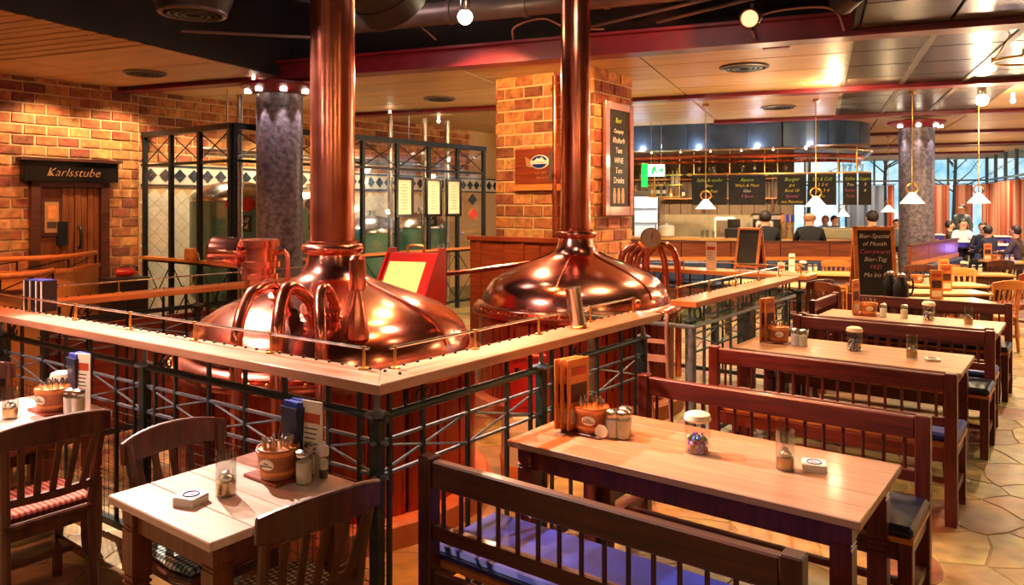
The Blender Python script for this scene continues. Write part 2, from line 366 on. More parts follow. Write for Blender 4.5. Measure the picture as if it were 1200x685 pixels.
mat('curtain_blue', '44586e', 'c4ccd4', .85, scale=7, stretch=(1, 0, 0), detail=2)
multi('sweet', ['d8b030', '3050b8', 'c03028', 'd8d0c0', '50904a', '8a3a90'], .3, 20, 0, .1)
multi('bottle_mix', ['2a4a2a', '6a3c14', 'd8d4c4', '8a2018', 'c8a040', '303a50'], .15, 20, 0, .1)
def translucent(n, f=.55):
    m = M[n]; nt = m.node_tree; p = nt.nodes['Principled BSDF']; o = nt.nodes['Material Output']; t = nt.nodes.new('ShaderNodeBsdfTranslucent'); mx = nt.nodes.new('ShaderNodeMixShader'); mx.inputs[0].default_value = f
    src = p.inputs['Base Color'].links[0].from_socket; nt.links.new(src, t.inputs[0]); nt.links.new(p.outputs[0], mx.inputs[1]); nt.links.new(t.outputs[0], mx.inputs[2]); nt.links.new(mx.outputs[0], o.inputs['Surface'])
translucent('curtain'); translucent('curtain_blue')
checks('check_red', '5a1810', 'a03a26', 'd88a68', 13); checks('check_green', '2a3430', '6a8078', 'c8d0c0', 13); checks('check_brown', '2c1c14', '7a5c44', 'c8ac8c', 13)
emit('bulb', (1, .8, .5), 40); emit('bulb_white', (1, .86, .66), 10); emit('lamp_shade', (1, .86, .66), 1.1); emit('exit_white', (.8, 1, .85), 1.6); emit('exit_green', (0, .55, .06), 1.2)
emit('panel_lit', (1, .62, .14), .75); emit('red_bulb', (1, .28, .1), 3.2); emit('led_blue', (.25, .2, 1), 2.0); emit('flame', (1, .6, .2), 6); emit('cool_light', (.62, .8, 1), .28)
mat('kitchen_wood', '5e4830', '74593c', .5, stretch=GZ, scale=3)
mat('splash_tile', '86765c', '988668', .3, scale=6)
glass('pane'); glass('clear_glass', (.87, .9, .88), .2); glass('green_glass', (.55, .8, .68), .3); glass('window_glass', (.9, .97, 1), .06); glass('wax_glass', (.95, .75, .45), .12)
# ================================================================ SHELL
H_C = 3.60
def slab(name, lo, hi, m, rz=0, loc=(0, 0, 0), parent=None, bevel=0):
    o = MB().b2(lo, hi).build(name, M[m], parent, loc, rz, bevel); return o
floor = struct(MB().b2((-22, -8, -.12), (32, 40, -.0045)).build('floor', M['grout']))
# ---- crazy paving: Voronoi stones
def clip(poly, p, n):
    out = []
    for i in range(len(poly)):
        a, b = poly[i], poly[(i+1) % len(poly)]; da = (a[0]-p[0])*n[0]+(a[1]-p[1])*n[1]; db = (b[0]-p[0])*n[0]+(b[1]-p[1])*n[1]
        if da <= 0: out.append(a)
        if (da < 0) != (db < 0):
            t = da/(da-db); out.append((a[0]+(b[0]-a[0])*t, a[1]+(b[1]-a[1])*t))
    return out
from mathutils import noise
def wig(p):
    q = noise.noise_vector((p[0]*3.1, p[1]*3.1, 1.7)); r = noise.noise_vector((p[0]*9, p[1]*9, 5.1)); return (p[0]+q[0]*.085+r[0]*.02, p[1]+q[1]*.085+r[1]*.02)
def stones():
    g = {}; S = .38
    for i in range(-19, 27):
        for j in range(2, 38): g[i, j] = ((i+rnd.uniform(-.46, .46))*S, (j+rnd.uniform(-.46, .46))*S)
    cells = []
    for (i, j), c in g.items():
        poly = [(c[0]-1, c[1]-1), (c[0]+1, c[1]-1), (c[0]+1, c[1]+1), (c[0]-1, c[1]+1)]
        for di in range(-2, 3):
            for dj in range(-2, 3):
                q = g.get((i+di, j+dj))
                if q and (di or dj):
                    n = (q[0]-c[0], q[1]-c[1]); L = math.hypot(*n); n = (n[0]/L, n[1]/L)
                    poly = clip(poly, ((c[0]+q[0])/2-n[0]*.0045, (c[1]+q[1])/2-n[1]*.0045), n)
        if len(poly) > 2:
            fine = []
            for k in range(len(poly)):
                p, q = poly[k], poly[(k+1) % len(poly)]; m = max(1, round(math.hypot(p[0]-q[0], p[1]-q[1])/.12))
                fine += [wig((p[0]+(q[0]-p[0])*e/m, p[1]+(q[1]-p[1])*e/m)) for e in range(m)]
            cells.append((c, fine))
    def prio(cp):
        (x, y), _ = cp; a = x*U[0]+y*U[1]; b = x*V[0]+y*V[1]; d = math.hypot(x, y)
        if y < .8 or abs(x) > .72*y+.5: return 100+d
        if a < -2.3 and b > 2.3: return 40+d
        return d-(2.5 if a > -.7 else 0)
    cells.sort(key=prio); rest = MB()
    for k, (c, poly) in enumerate(cells):
        h = rnd.uniform(-.002, .0)
        cx = sum(p[0] for p in poly)/len(poly); cy = sum(p[1] for p in poly)/len(poly)
        def ring(f, z, o): return [((p[0]-cx)*f+cx-o[0], (p[1]-cy)*f+cy-o[1], z) for p in poly]
        o = (cx, cy) if k < 290 else (0, 0); mb = MB() if k < 290 else rest; n = len(poly)
        vs = ring(1, -.007, o)+ring(.99, h-.0012, o)+ring(.97, h, o)
        fs = [(r*n+i, r*n+(i+1) % n, (r+1)*n+(i+1) % n, (r+1)*n+i) for r in (0, 1) for i in range(n)]+[tuple(range(2*n, 3*n))]
        mb.add(vs, fs)
        if k < 290: mb.build('flagstone', M['stone'], floor, (cx, cy, 0))
    tag(rest.build('flagstone_paving', M['stone'], floor), kind='stuff')
stones()
# ---- walls
def wall(name, p0, rz, L, h, m, z0=0, th=.2):
    o = MB().b2((0, 0, z0), (L, th, h)).build(name, M[m], None, p0, rz); return struct(o)
BRK = [MB().b2((-.5, -.5, -.5), (.5, .5, .5)).mesh('brick', M['brick']) for _ in range(1)][0]
def brick_mesh(bw, bh, th, seed):
    r = random.Random(seed); mb = MB(); x, z, y = bw/2, bh/2, th
    j = lambda a: r.uniform(-a, a); c = .006
    back = [(-x+j(.004), 0, -z+j(.003)), (x+j(.004), 0, -z+j(.003)), (x+j(.004), 0, z+j(.003)), (-x+j(.004), 0, z+j(.003))]
    fr = [(p[0]-c*(1 if p[0] > 0 else -1)+j(.004), -y+j(.004), p[2]-c*(1 if p[2] > 0 else -1)+j(.004)) for p in back]
    mid = [(p[0], -y*.7, p[2]) for p in back]
    vs = back+mid+fr; fs = [(r_*4+i, r_*4+(i+1) % 4, r_*4+4+(i+1) % 4, r_*4+4+i) for r_ in (0, 1) for i in range(4)]+[(8, 9, 10, 11)]
    return mb.add(vs, fs)
def bricks(parent, x0, x1, z0, z1, bw, bh, holes=(), side=-1, rot=0, off=(0, 0), limit=300, key=None, g=.024):
    """running bond on the face of a wall; the wall's local -y is the room side"""
    lst = []; row = 0; z = z0
    while z+bh*.6 < z1:
        x = x0-(bw/2 if row % 2 else 0)
        while x < x1-.02:
            lo, hi = max(x, x0), min(x+bw, x1)
            for (ha, hb, hc, hd) in holes:
                if z+bh*.7 > hc and z+bh*.3 < hd:
                    if lo >= ha and hi <= hb: hi = lo
                    elif lo < ha < hi: hi = ha
                    elif lo < hb < hi: lo = hb
            if hi-lo > .05: lst.append(((lo+hi)/2, z+bh/2, hi-lo-g))
            x += bw
        z += bh; row += 1
    lst.sort(key=key or (lambda p: 0)); vm = [brick_mesh(bw-g, bh-g, .02, s).mesh('brick', M['brick']) for s in range(5)]; rest = MB()
    c, s_ = math.cos(rot), math.sin(rot)
    for k, (x, zz, w) in enumerate(lst):
        dep = rnd.uniform(-.005, .004)
        if k < limit:
            o = bpy.data.objects.new('brick', vm[rnd.randrange(5)]); COL.objects.link(o); o.parent = parent
            o.location = (off[0]+c*x-s_*(-dep), off[1]+s_*x+c*(-dep), zz); o.rotation_euler = (0, 0, rot); o.scale = (w/(bw-g), 1, 1)
        else:
            b = brick_mesh(w, bh-g, .02, k); n = len(rest.v); rest.add([(off[0]+c*(p[0]+x)-s_*(p[1]-dep), off[1]+s_*(p[0]+x)+c*(p[1]-dep), p[2]+zz) for p in b.v], b.f)
    if rest.v: tag(rest.build('brickwork', M['brick'], parent), kind='stuff')
AL = -11.4
wl = wall('wall_left', W(AL, -8), TA+R(90), 30, H_C, 'mortar')           # local x = b + 8
DOOR = (4.30, 5.28, 0, 2.2)
bricks(wl, 3.2+8, 5.78+8, .1, H_C, .29, .142, [(DOOR[0]+8, DOOR[1]+8, 0, 2.42)], limit=170)
_w2 = wl
bricks(wl, 5.78+8, 13.5+8, 2.5, H_C, .29, .142, limit=120, key=lambda p: p[0])
# tiled part of that wall inside the brewing room
tl = struct(MB().b2((5.78+8, -.02, 0), (18+8, 0, 2.46)).build('trim_1', M['mortar'], None, W(AL, -8), TA+R(90)))
def tiles():
    hd = .11; n = 0; tm = MB().add([(0, -.012, -.106), (.106, -.012, 0), (0, -.012, .106), (-.106, -.012, 0), (0, 0, -.108), (.108, 0, 0), (0, 0, .108), (-.108, 0, 0)],
        [(0, 1, 2, 3), (4, 5, 1, 0), (5, 6, 2, 1), (6, 7, 3, 2), (7, 4, 0, 3)])
    me = tm.mesh('tile', M['white_tile']); rest = MB()
    cells = [(i, j) for i in range(0, 60) for j in range(0, 18) if (i+j) % 2 == 0]
    cells.sort(key=lambda c: (c[1] < 7, c[0]))
    for i, j in cells:
        x, z = 13.9+i*hd, .12+j*hd
        if n < 290:
            o = bpy.data.objects.new('tile', me); COL.objects.link(o); o.parent = tl; o.location = (x, -.02, z); n += 1
        else: rest.add([(p[0]+x, p[1]-.02, p[2]+z) for p in tm.v], tm.f)
    tag(rest.build('tiling', M['white_tile'], tl), kind='stuff')
    MB().b2((13.8, -.03, 2.17), (24, -.018, 2.44)).build('band_ground', M['white_tile'], tl)
    for z in (2.15, 2.455): MB().b2((13.8, -.045, z-.014), (24, -.018, z+.014)).build('band_trim', M['blue_tile'], tl)
    dm = MB()
    for (x, z) in ((0, .054), (.054, 0), (0, -.054), (-.054, 0)):
        dm.add([(x, -.012, z-.049), (x+.049, -.012, z), (x, -.012, z+.049), (x-.049, -.012, z), (x, 0, z-.051), (x+.051, 0, z), (x, 0, z+.051), (x-.051, 0, z)],
               [(0, 1, 2, 3), (4, 5, 1, 0), (5, 6, 2, 1), (6, 7, 3, 2), (7, 4, 0, 3)])
    me = dm.mesh('diamond_tile', M['blue_tile'])
    for k in range(40):
        o = bpy.data.objects.new('diamond_tile', me); COL.objects.link(o); o.parent = tl; o.location = (13.95+.235*k, -.03, 2.305)
tiles()
struct(MB().b2((-16, -.2, 0), (22, 0, 5)).build('wall_rear', M['wall_paint'], None, B(0, -4), BA))
struct(MB().b2((0, -18, 0), (.2, 0, 5)).build('wall_right', M['wall_paint'], None, B(5.5, 14), BA))
wk = struct(MB().b2((-14, 0, 0), (-.6, .15, H_C)).build('wall_kitchen', M['dark_wood'], None, B(0, 20.4), BA))
for k in range(18): MB().b2((-6.2+.31*k+.006, -.03, 1.6), (-6.2+.31*k+.304, 0, H_C-.05)).build('wall_panel', M['kitchen_wood'], wk, bevel=.006)
struct(MB().b2((-14, 0, 0), (-3, .2, H_C)).build('wall_back', M['wall_paint'], None, B(0, 32), BA))
# ---- window walls with mullions
def window(name, p0, rz, L, n, z0, z1, tr=()):
    o = thing(name, None, None, p0, rz); o['kind'] = 'structure'
    for i in range(n+1): MB().b2((L*i/n-.035, -.05, z0), (L*i/n+.035, .05, z1)).build('mullion', M['grey_iron'], o)
    for z in (z0, z1)+tuple(tr): MB().b2((0, -.045, z-.03), (L, .045, z+.03)).build('transom', M['grey_iron'], o)
    for i in range(n):
        zs = [z0]+sorted(tr)+[z1]
        for a, b in zip(zs, zs[1:]): MB().b2((L*i/n+.035, -.004, a+.03), (L*(i+1)/n-.035, .004, b-.03)).build('pane', M['window_glass'], o)
    struct(MB().b2((-.05, -.08, 0), (L+.05, .08, z0)).build('window_wall', M['wall_paint'], o)); return o
window('window_1', B(-3, 32), BA, 8.6, 7, .35, 4.4, (2.75,))
window('window_2', B(5.6, 32), BA-R(90), 18, 12, .35, 4.4, (2.75,))
# ---- open void over the copper kettles and the panel ceilings
V0, V1, VT = -6.65, .30, 8.28
ceil = struct(MB().b2((-18, 8.3, H_C+.03), (7, 33, H_C+.15)).b2((-18, -4.2, H_C+.03), (V0-.02, 8.3, H_C+.15)).b2((V1+.02, -4.2, H_C+.03), (7, 8.3, H_C+.15)).build('ceiling', M['void_black'], None, (0, 0, 0), BA))
struct(MB().b2((V0-.1, -4.2, 5.0), (V1+.1, 8.5, 5.1)).b2((V0-.06, -4.2, H_C-.03), (V0, 8.5, 5.05)).b2((V1, -4.2, H_C-.03), (V1+.05, 8.5, 5.05)).b2((V0-.06, 8.42, H_C+.0), (V1+.05, 8.5, 5.05)).build('ceiling_void', M['void_black'], None, (0, 0, 0), BA))
PT = {}
def panel(s0, s1, t0, t1, m, ridged=False, g=.012):
    key = (round(s1-s0, 3), round(t1-t0, 3), m, ridged)
    if key not in PT:
        mb = MB(); w, d = s1-s0-2*g, t1-t0-2*g
        if not ridged: mb.b2((0, 0, -.03), (w, d, 0))
        else:
            n = 11
            for i in range(n): mb.b2((0, d*i/n, -.03 if i % 2 else -.018), (w, d*(i+1)/n, 0))
        PT[key] = mb.mesh('ceiling_panel', M[m], 0 if ridged else .006)
    o = bpy.data.objects.new('ceiling_panel', PT[key]); COL.objects.link(o); o.parent = ceil; o.location = (s0+g, t0+g, H_C)
SJ = [-17.9, -15.6, -13.4, -11.1, -8.85, -6.6, -4.25, -1.95, .3]
t = 8.42
while t < 25:
    for a, b in zip(SJ, SJ[1:]): panel(a, b, t, t+.97, 'tan_panel')
    for k in range(3): panel(.3+.77*k, .3+.77*(k+1), t, t+.97, 'dark_panel' if t < 16 else 'tan_panel')
    panel(2.61, 5.4, t, t+.97, 'tan_panel'); t += .97
panel(-18, 7, 25.1, 33, 'tan_panel')
t = 8.2-1.03
while t > -1:
    for a, b in zip(SJ[1:5], SJ[2:6]): panel(a, b-.05 if b == -6.6 else b, t, t+1.03, 'tan_panel', ridged=t < 5.2)
    for k in range(3): panel(.36+.77*k, .36+.77*(k+1), t, t+1.03, 'dark_panel')
    panel(2.67, 5.4, t, t+1.03, 'dark_panel'); t -= 1.03
for s in (.3, 1.07, 1.84):                                                # bright slots between the dark panels
    MB().b2((s-.03, 8.45, H_C-.045), (s+.03, 15.6, H_C-.031)).build('ceiling_trim', M['steel' if s < 1 else 'duct_grey'], ceil)
for i, (tb, s0, s1) in enumerate(((8.28, -10.6, 5.4), (12.15, -9.5, 5.4), (15.95, -2.0, 5.4), (20.2, .9, 5.4), (24.2, -1, 5.4), (28.2, -2, 5.4))):
    mb = MB().b2((s0, tb-.13, 3.5), (s1, tb+.13, 3.52)).b2((s0, tb-.05, 3.52), (s1, tb+.05, 3.73)).b2((s0, tb-.13, 3.72), (s1, tb+.13, 3.75))
    struct(mb.build('trim_%d' % (i+2), M['beam_red'], None, (0, 0, 0), BA))
# ceiling vents
VENT = None
def vent(p, r=.28, label='', z=None):
    o = thing('ceiling_vent', label, 'vent', p)
    MB().lathe([(r, 0), (r, -.02), (r*.86, -.03), (r*.84, -.012), (r*.84, 0)], 32).build('vent_rim', M['duct_grey'], o)
    for k in range(3): MB().lathe([(r*(.72-.2*k), -.004), (r*(.74-.2*k), -.03), (r*(.64-.2*k), -.03), (r*(.62-.2*k), -.004)], 24).build('vent_ring', M['duct_black'], o)
    return o
pz = lambda x, y, z: Vector(((x-600)/F_PX*((CAMH-z)*F_PX/(y-HOR)), (CAMH-z)*F_PX/(y-HOR), z))
vent(pz(170, 85, H_C-.03), .26, 'round vent in the orange ceiling left of the red beam')
vent(pz(172, 104, H_C-.03), .26, 'round vent in the ceiling strip above the brick wall')
vent(pz(515, 115, H_C-.03), .26, 'round vent in the tan ceiling between copper chimney and brick pillar')
vent(pz(872, 78, H_C-.03), .3, 'large round vent in the tan ceiling under the front red beam')
vent(pz(912, 125, H_C-.03), .3, 'round vent in the tan ceiling just above the bar canopy')
# ---- columns
def column(x, y, r, label, top=3.36):
    o = thing('column', label, 'column', (x, y, 0))
    MB().lathe([(r, 0), (r, top)], 40).build('shaft', M['granite'], o)
    MB().lathe([(r+.03, top-.04), (r+.15, top+.02), (r+.2, top+.05), (r+.2, top+.09), (r*.8, top+.12), (r*.7, 3.5)], 40).build('capital', M['beam_red'], o)
    for k in range(4):
        a = R(200+47*k); q = (math.cos(a)*(r+.1), math.sin(a)*(r+.1), top-.015)
        MB().lathe([(.045, -.02), (.045, .03)], 10, q).build('downlight', M['bulb_white'], o)
        spot(Vector((x, y, 0))+Vector(q)-Vector((0, 0, .05)), (x+math.cos(a)*(r+.02), y+math.sin(a)*(r+.02), 1.2), 38, (1, .8, .78), 50, .5, .02)
    return o
column(-3.11, 10.2, .30, 'dark granite column behind the front copper kettle')
column(7.78, 14.66, .31, 'dark granite column by the window tables, behind the curved booth')
# ---- brick pillar
pil = thing('brick_pillar', 'square brick pillar behind the rear copper kettle', 'pillar', W(-6.475, 8.207), TA)
MB().b2((0.02, .02, 0), (1.56, .98, 3.62)).build('core', M['mortar'], pil)
bricks(pil, 0, 1.58, .9, 3.6, .316, .158, off=(0, .02), limit=130)
bricks(pil, 0, 1.0, .9, 3.6, .333, .158, off=(1.56, 0), rot=R(90), limit=120)
# ---- ducts, pipes and cables in the void
def duct(name, pts, r, m, label, cat='duct', n=20, rings=0):
    o = thing(name, label, cat, (0, 0, 0)); MB().tube(pts, r, n).build('pipe', M[m], o)
    for k in range(rings):
        f = (k+.5)/rings*(len(pts)-1); i = min(int(f), len(pts)-2); p = Vector(pts[i]).lerp(Vector(pts[i+1]), f-i); d = (Vector(pts[i+1])-Vector(pts[i])).normalized()
        MB().cyl(p-d*.03, p+d*.03, r+.012, n).build('joint', M[m], o)
    return o
duct('air_duct', [B(-5.2, 7.7, 4.02), B(.2, 7.7, 4.02)], .13, 'duct_grey', 'long grey air duct running above the front red beam', rings=6)
duct('air_duct', bez([B(-5.6, 1.5, 4.5), B(-5.6, 4.5, 4.5), B(-5.4, 6.3, 4.45), B(-5.1, 7.0, 4.42)], 6), .36, 'duct_black', 'wide black air duct bending above the corrugated ceiling edge', rings=5)
duct('air_duct', bez([B(-3.95, 3.2, 4.6), B(-3.95, 5.0, 4.5), B(-3.95, 6.2, 4.1), B(-3.95, 6.6, 3.9)], 6), .40, 'duct_black', 'fat black duct elbow left of the front copper chimney', rings=3)
duct('air_duct', [B(-1.9, .5, 4.3), B(-1.4, 7.5, 4.35)], .2, 'duct_black', 'black duct running back between the two copper chimneys', rings=5)
o = vent(B(-5.35, 5.4, 3.62), .3, 'round diffuser with pale rim hanging under the black duct')
MB().lathe([(.3, 0), (.34, .1), (.42, .35)], 28).build('vent_neck', M['duct_black'], o)
for k, (s0, t0, z0, s1, t1, z1, lab) in enumerate(((-2.4, 8.1, 3.8, -.3, 7.2, 3.84, 'thin conduit slanting up above the beam by the rear chimney'), (-1.6, 8.05, 3.78, .1, 7.35, 3.86, 'thin conduit crossing the dark void right of the rear chimney'),
        (-.9, 6.3, 3.9, .1, 7.4, 3.8, 'slanting conduit in the void beside the red spotlight'), (-6.3, 6.2, 3.7, -5.3, 7.5, 3.8, 'thin pipe along the void edge left of the column'))):
    o = MB().tube([B(s0, t0, z0), B(s1, t1, z1)], .018, 8).build('conduit_pipe', M['duct_grey']); tag(o, lab, 'pipe')
tr = thing('roof_truss', 'light steel lattice in the dark void above the beam', 'truss', (0, 0, 0))
for z in (3.95, 4.35): MB().tube([B(-1.5, 7.3, z), B(.2, 7.0, z+.12)], .02, 6).build('chord', M['duct_grey'], tr)
for k in range(6):
    s = -1.45+.28*k; MB().tube([B(s, 7.3-.05*k, 3.96), B(s+.14, 7.28-.05*k, 4.36), B(s+.28, 7.25-.05*k, 3.98)], .012, 6).build('brace', M['duct_grey'], tr)
for pts, lab in (([B(-3.3, 8.2, 3.76), B(-3.2, 8.0, 3.86), B(-2.9, 8.1, 3.95), B(-2.6, 8.1, 3.82), B(-2.2, 8.15, 3.78)], 'pale cable looping on the red beam under the bright lamp'),
                 ([B(-.62, 8.12, 3.55), B(-.64, 8.1, 3.72), B(-.4, 8.11, 3.8), B(.0, 8.11, 3.8), B(.16, 8.1, 3.72), B(.22, 8.12, 3.55)], 'pale cable draped over the front red beam near the black projector'),
                 ([B(-4.6, 7.9, 4.5), B(-4.5, 7.95, 4.1), B(-4.2, 8.0, 3.8)], 'thin cable hanging down behind the front copper chimney')):
    tag(MB().tube(bez(pts, 8), .011, 6).build('cable', M['cable']), lab, 'cable')
# ---- lamps seen on the ceiling
def bulb_lamp(p, top, r, label, m='bulb', pw=30):
    o = thing('bulb_lamp', label, 'lamp', p)
    MB().sph((0, 0, 0), r, 16).build('bulb', M[m], o); MB().lathe([(r*.5, r*.7), (r*.7, r*1.2), (r*.7, r*2.2), (.01, r*2.4)], 12).build('socket', M['steel'], o)
    MB().tube([(0, 0, r*2.3), (0, 0, top-p[2])], .007, 6).build('stem', M['brass'], o); return o
bulb_lamp(PD(545, 20, 7.6), 5.0, .075, 'bright round lamp glaring in the dark void above the front beam')
p = PD(978, 95, 10.6); bulb_lamp(p, H_C-.03, .06, 'bright bulb lamp hanging in front of the second red beam'); point(p-Vector((0, 0, .15)), 60, WARM)
p = PD(1151, 117, 11.2); bulb_lamp(p, H_C-.03, .085, 'bright bulb lamp at the right edge under the second red beam'); point(p-Vector((0, 0, .15)), 90, WARM)
for (x, y, d, lab) in ((48, 92, 11.0, 'tiny ceiling spot above the brick wall at far left'), (297, 97, 10.2, 'tiny ceiling spot beside the granite column capital'), (457, 136, 13.5, 'tiny hanging bulb between front chimney and brick pillar'), (514, 142, 14.5, 'tiny bulb glinting behind the brewing room beam'), (745, 62, 8.6, 'flat ceiling spot beside the brick pillar top'), (1187, 118, 10.0, 'small bulb of the ring chandelier at right edge')):
    o = MB().sph((0, 0, 0), .032, 10).cyl((0, 0, .02), (0, 0, .1), .02, 8, 0).build('ceiling_spot', M['bulb_white'], None, PD(x, y, d)); tag(o, lab, 'lamp')
# red spotlight, projector, small fixtures
sp = thing('stage_spotlight', 'black stage spotlight glowing red in front of the beam', 'spotlight', PD(878, 22, 6.7))
sp.rotation_euler = Vector((-1.3, -2.6, -.9)).to_track_quat('-Z', 'Y').to_euler()
MB().lathe([(.06, .34), (.075, .3), (.085, .05), (.09, 0), (.08, 0), (.075, .03)], 24).build('housing', M['plastic_black'], sp)
MB().lathe([(.0, .02), (.072, .02)], 24).build('lens', M['red_bulb'], sp); MB().box((0, 0, .2), (.03, .24, .05)).build('bracket', M['plastic_black'], sp)
spot(PD(878, 22, 6.7)+Vector((-.1, .12, -.06)), PD(780, 45, 7.6), 60, RED, 60, .5)
pj = thing('projector', 'black round projector lens hanging from the ceiling void', 'projector', PD(985, 4, 6.4)); pj.rotation_euler = (R(78), 0, R(8))
MB().lathe([(.04, .25), (.1, .22), (.11, .02), (.095, 0), (.08, .015), (.0, .03)], 24).build('body', M['plastic_black'], pj)
MB().lathe([(.082, .0), (.094, -.012), (.104, 0)], 24).build('lens_ring', M['duct_grey'], pj); MB().cyl((0, .1, .12), (0, .6, .16), .02, 8).build('hanger', M['plastic_black'], pj)
o = thing('junction_box', 'pale junction box on the ceiling beside the front red beam', 'box', pz(910, 50, H_C-.03), BA)
MB().b2((-.14, -.06, -.07), (.14, .06, 0)).build('case', M['cable'], o, bevel=.008); MB().b2((-.03, -.07, -.045), (.03, -.055, -.03)).build('cover_screw', M['duct_grey'], o)
# ring chandelier at the right edge
ch = thing('ring_chandelier', 'brass ring chandelier with small bulbs at the right edge', 'chandelier', PD(1205, 70, 7.6))
MB().tube([(.3*math.cos(R(a)), .3*math.sin(R(a)), 0) for a in range(0, 360, 12)], .012, 6, closed=True).build('ring', M['brass'], ch)
for k in range(4):
    a = R(90*k+50); x, y = .3*math.cos(a), .3*math.sin(a)
    MB().tube([(x, y, 0), (0, 0, .55)], .007, 6).build('hanger', M['brass'], ch)
    b = MB().lathe([(.02, .08), (.02, .02), (.0, .0)], 8, (x, y, -.02)).build('socket', M['brass'], ch); MB().sph((x, y, -.05), .03, 10).build('bulb', M['bulb_white'], b)
MB().tube([(0, 0, .55), (0, 0, H_C-.03-ch.location[2])], .01, 6).build('stem', M['brass'], ch)
# ================================================================ COPPER KETTLES
DOME = [(.945, .90), (.955, .925), (.93, .945), (.89, .95), (.88, 1.0), (.852, 1.07), (.795, 1.135), (.705, 1.195), (.58, 1.25), (.45, 1.298), (.34, 1.337), (.25, 1.372), (.2, 1.41), (.172, 1.47), (.16, 1.54)]
def dome_z(r):
    for (r0, z0), (r1, z1) in zip(DOME[3:], DOME[4:]):
        if r1 <= r <= r0: return z0+(z1-z0)*(r0-r)/(r0-r1)
    return 1.54 if r < .16 else 0
def dome_hit(c, x, y):
    d = 3.4
    while d < 9:
        p = PD(x, y, d)
        if p.z < dome_z(math.hypot(p.x-c[0], p.y-c[1])): return p
        d += .01
    return PD(x, y, math.hypot(*c))
def kettle(c, label, man):
    o = thing('brew_kettle', label, 'kettle', (c[0], c[1], 0), TA)
    MB().lathe([DOME[0]]+[(a+(b-a)*0, z) for (a, z), b in zip(DOME, [0]*20)][1:], 96).build('dome', M['copper'], o, ang=60)
    MB().lathe([(.16, 1.53), (.19, 1.545), (.2, 1.57), (.19, 1.595), (.165, 1.6), (.165, 1.615), (.15, 1.62)], 48).build('collar', M['copper_pipe'], o, ang=70)
    MB().lathe([(.142, 1.6), (.142, 5.0)], 48).build('chimney', M['copper_pipe'], o)
    rim = MB().lathe([(.93, .84), (.985, .85), (.99, .875), (.985, .90), (.94, .905)], 96).build('rim', M['copper_pipe'], o)
    rv = MB()
    for k in range(60): a = R(6*k); rv.sph((.968*math.cos(a), .968*math.sin(a), .905), .011, 6)
    tag(rv.build('rivet', M['brass'], rim), kind='stuff')
    pm = None
    for k in range(26):
        a0, a1 = R(360/26*k+.5), R(360/26*(k+1)-.5)
        if pm is None:
            d = a1-a0; h = [(-d/2+d*i/3) for i in range(4)]
            vs = [(.925*math.cos(x), .925*math.sin(x), z) for z in (.14, .845) for x in h]+[(.905*math.cos(x), .905*math.sin(x), z) for z in (.14, .845) for x in h]
            fs = [(i, i+1, 5+i, 4+i) for i in range(3)]+[(0, 4, 12, 8), (3, 11, 15, 7), (4, 5, 13, 12), (5, 6, 14, 13), (6, 7, 15, 14), (0, 8, 9, 1), (1, 9, 10, 2), (2, 10, 11, 3)]
            pm = MB().add(vs, fs).mesh('skirt_panel', M['copper_panel'], .003)
        q = bpy.data.objects.new('skirt_panel', pm); COL.objects.link(q); q.parent = o; q.rotation_euler = (0, 0, (a0+a1)/2)
    MB().lathe([(.9, .13), (.9, .84)], 48).build('shell', M['copper_old'], o)
    MB().lathe([(1.02, 0), (1.02, .12), (1.0, .14), (.9, .14)], 48).build('plinth', M['terracotta'], o)
    for a in man:                                                         # raised seams running up the dome
        MB().tube([((r+.004)*math.cos(R(a)), (r+.004)*math.sin(R(a)), dome_z(r)+.004) for r in (.875, .84, .78, .7, .6, .5, .4, .3, .22)], .009, 6).build('dome_seam', M['copper_pipe'], o)
    return o
K1, K2 = (-1.165, 4.95), (.61, 7.3)
k1 = kettle(K1, 'large copper brew kettle in front, with goosenecks on its dome', (10, 175))
k2 = kettle(K2, 'rear copper brew kettle in front of the brick pillar', (-70, -8, 40, 190))
def kpart(mb, name, m, k, c): return mb.build(name, M[m], k, None, 0)
def loc(k, p):                                                            # world point into the kettle's own frame
    d = Vector(p)-k.location; c, s = math.cos(-TA), math.sin(-TA); return Vector((c*d.x-s*d.y, s*d.x+c*d.y, d.z))
for fx, pk, e, r in ((277, (305, 338), (330, 357), .032), (325, (342, 337), (366, 372), .036), (376, (381, 338), (390, 372), .03)):
    rr = 1.03; d = 3.6
    while math.hypot(PD(fx, 400, d).x-K1[0], d-K1[1]) > rr: d += .005
    foot = PD(fx, 400, d); end = dome_hit(K1, *e); mid = PD(pk[0], pk[1], (foot.y+end.y)/2)
    q0 = Vector((foot.x, foot.y, .1)); q1 = foot.copy(); n = (end-Vector((K1[0], K1[1], .4))).normalized()
    pts = bez([q0, (q0+q1)/2, q1, q1.lerp(mid, .6)+Vector((-.02, 0, .05)), mid, end+n*.14, end-n*.02], 8)
    g = MB().tube([loc(k1, p) for p in pts], r, 14).build('gooseneck_pipe', M['copper_pipe'], k1)
    le = loc(k1, end); ln = (loc(k1, end+n)-le).normalized()
    MB().lathe([(r*1.9, -.03), (r*1.9, .012), (r*1.3, .02), (r*1.3, .06), (r*1.6, .065), (r*1.6, .085), (r, .09)], 18, le, 0, ln).build('flange', M['copper_pipe'], g)
p = dome_hit(K1, 419, 390); lp = loc(k1, p)
hn = MB().lathe([(.068, -.03), (.066, .0), (.05, .08), (.03, .17), (.014, .25), (.012, .3)], 24, lp).build('vent_cone', M['copper_pipe'], k1, ang=60)
MB().lathe([(.044, .24), (.046, .25), (.046, .41), (.03, .43), (.0, .432)], 20, lp).build('vent_cap', M['copper_pipe'], hn)
p = Vector((-1.80, 5.45, 0)); q = loc(k1, p)
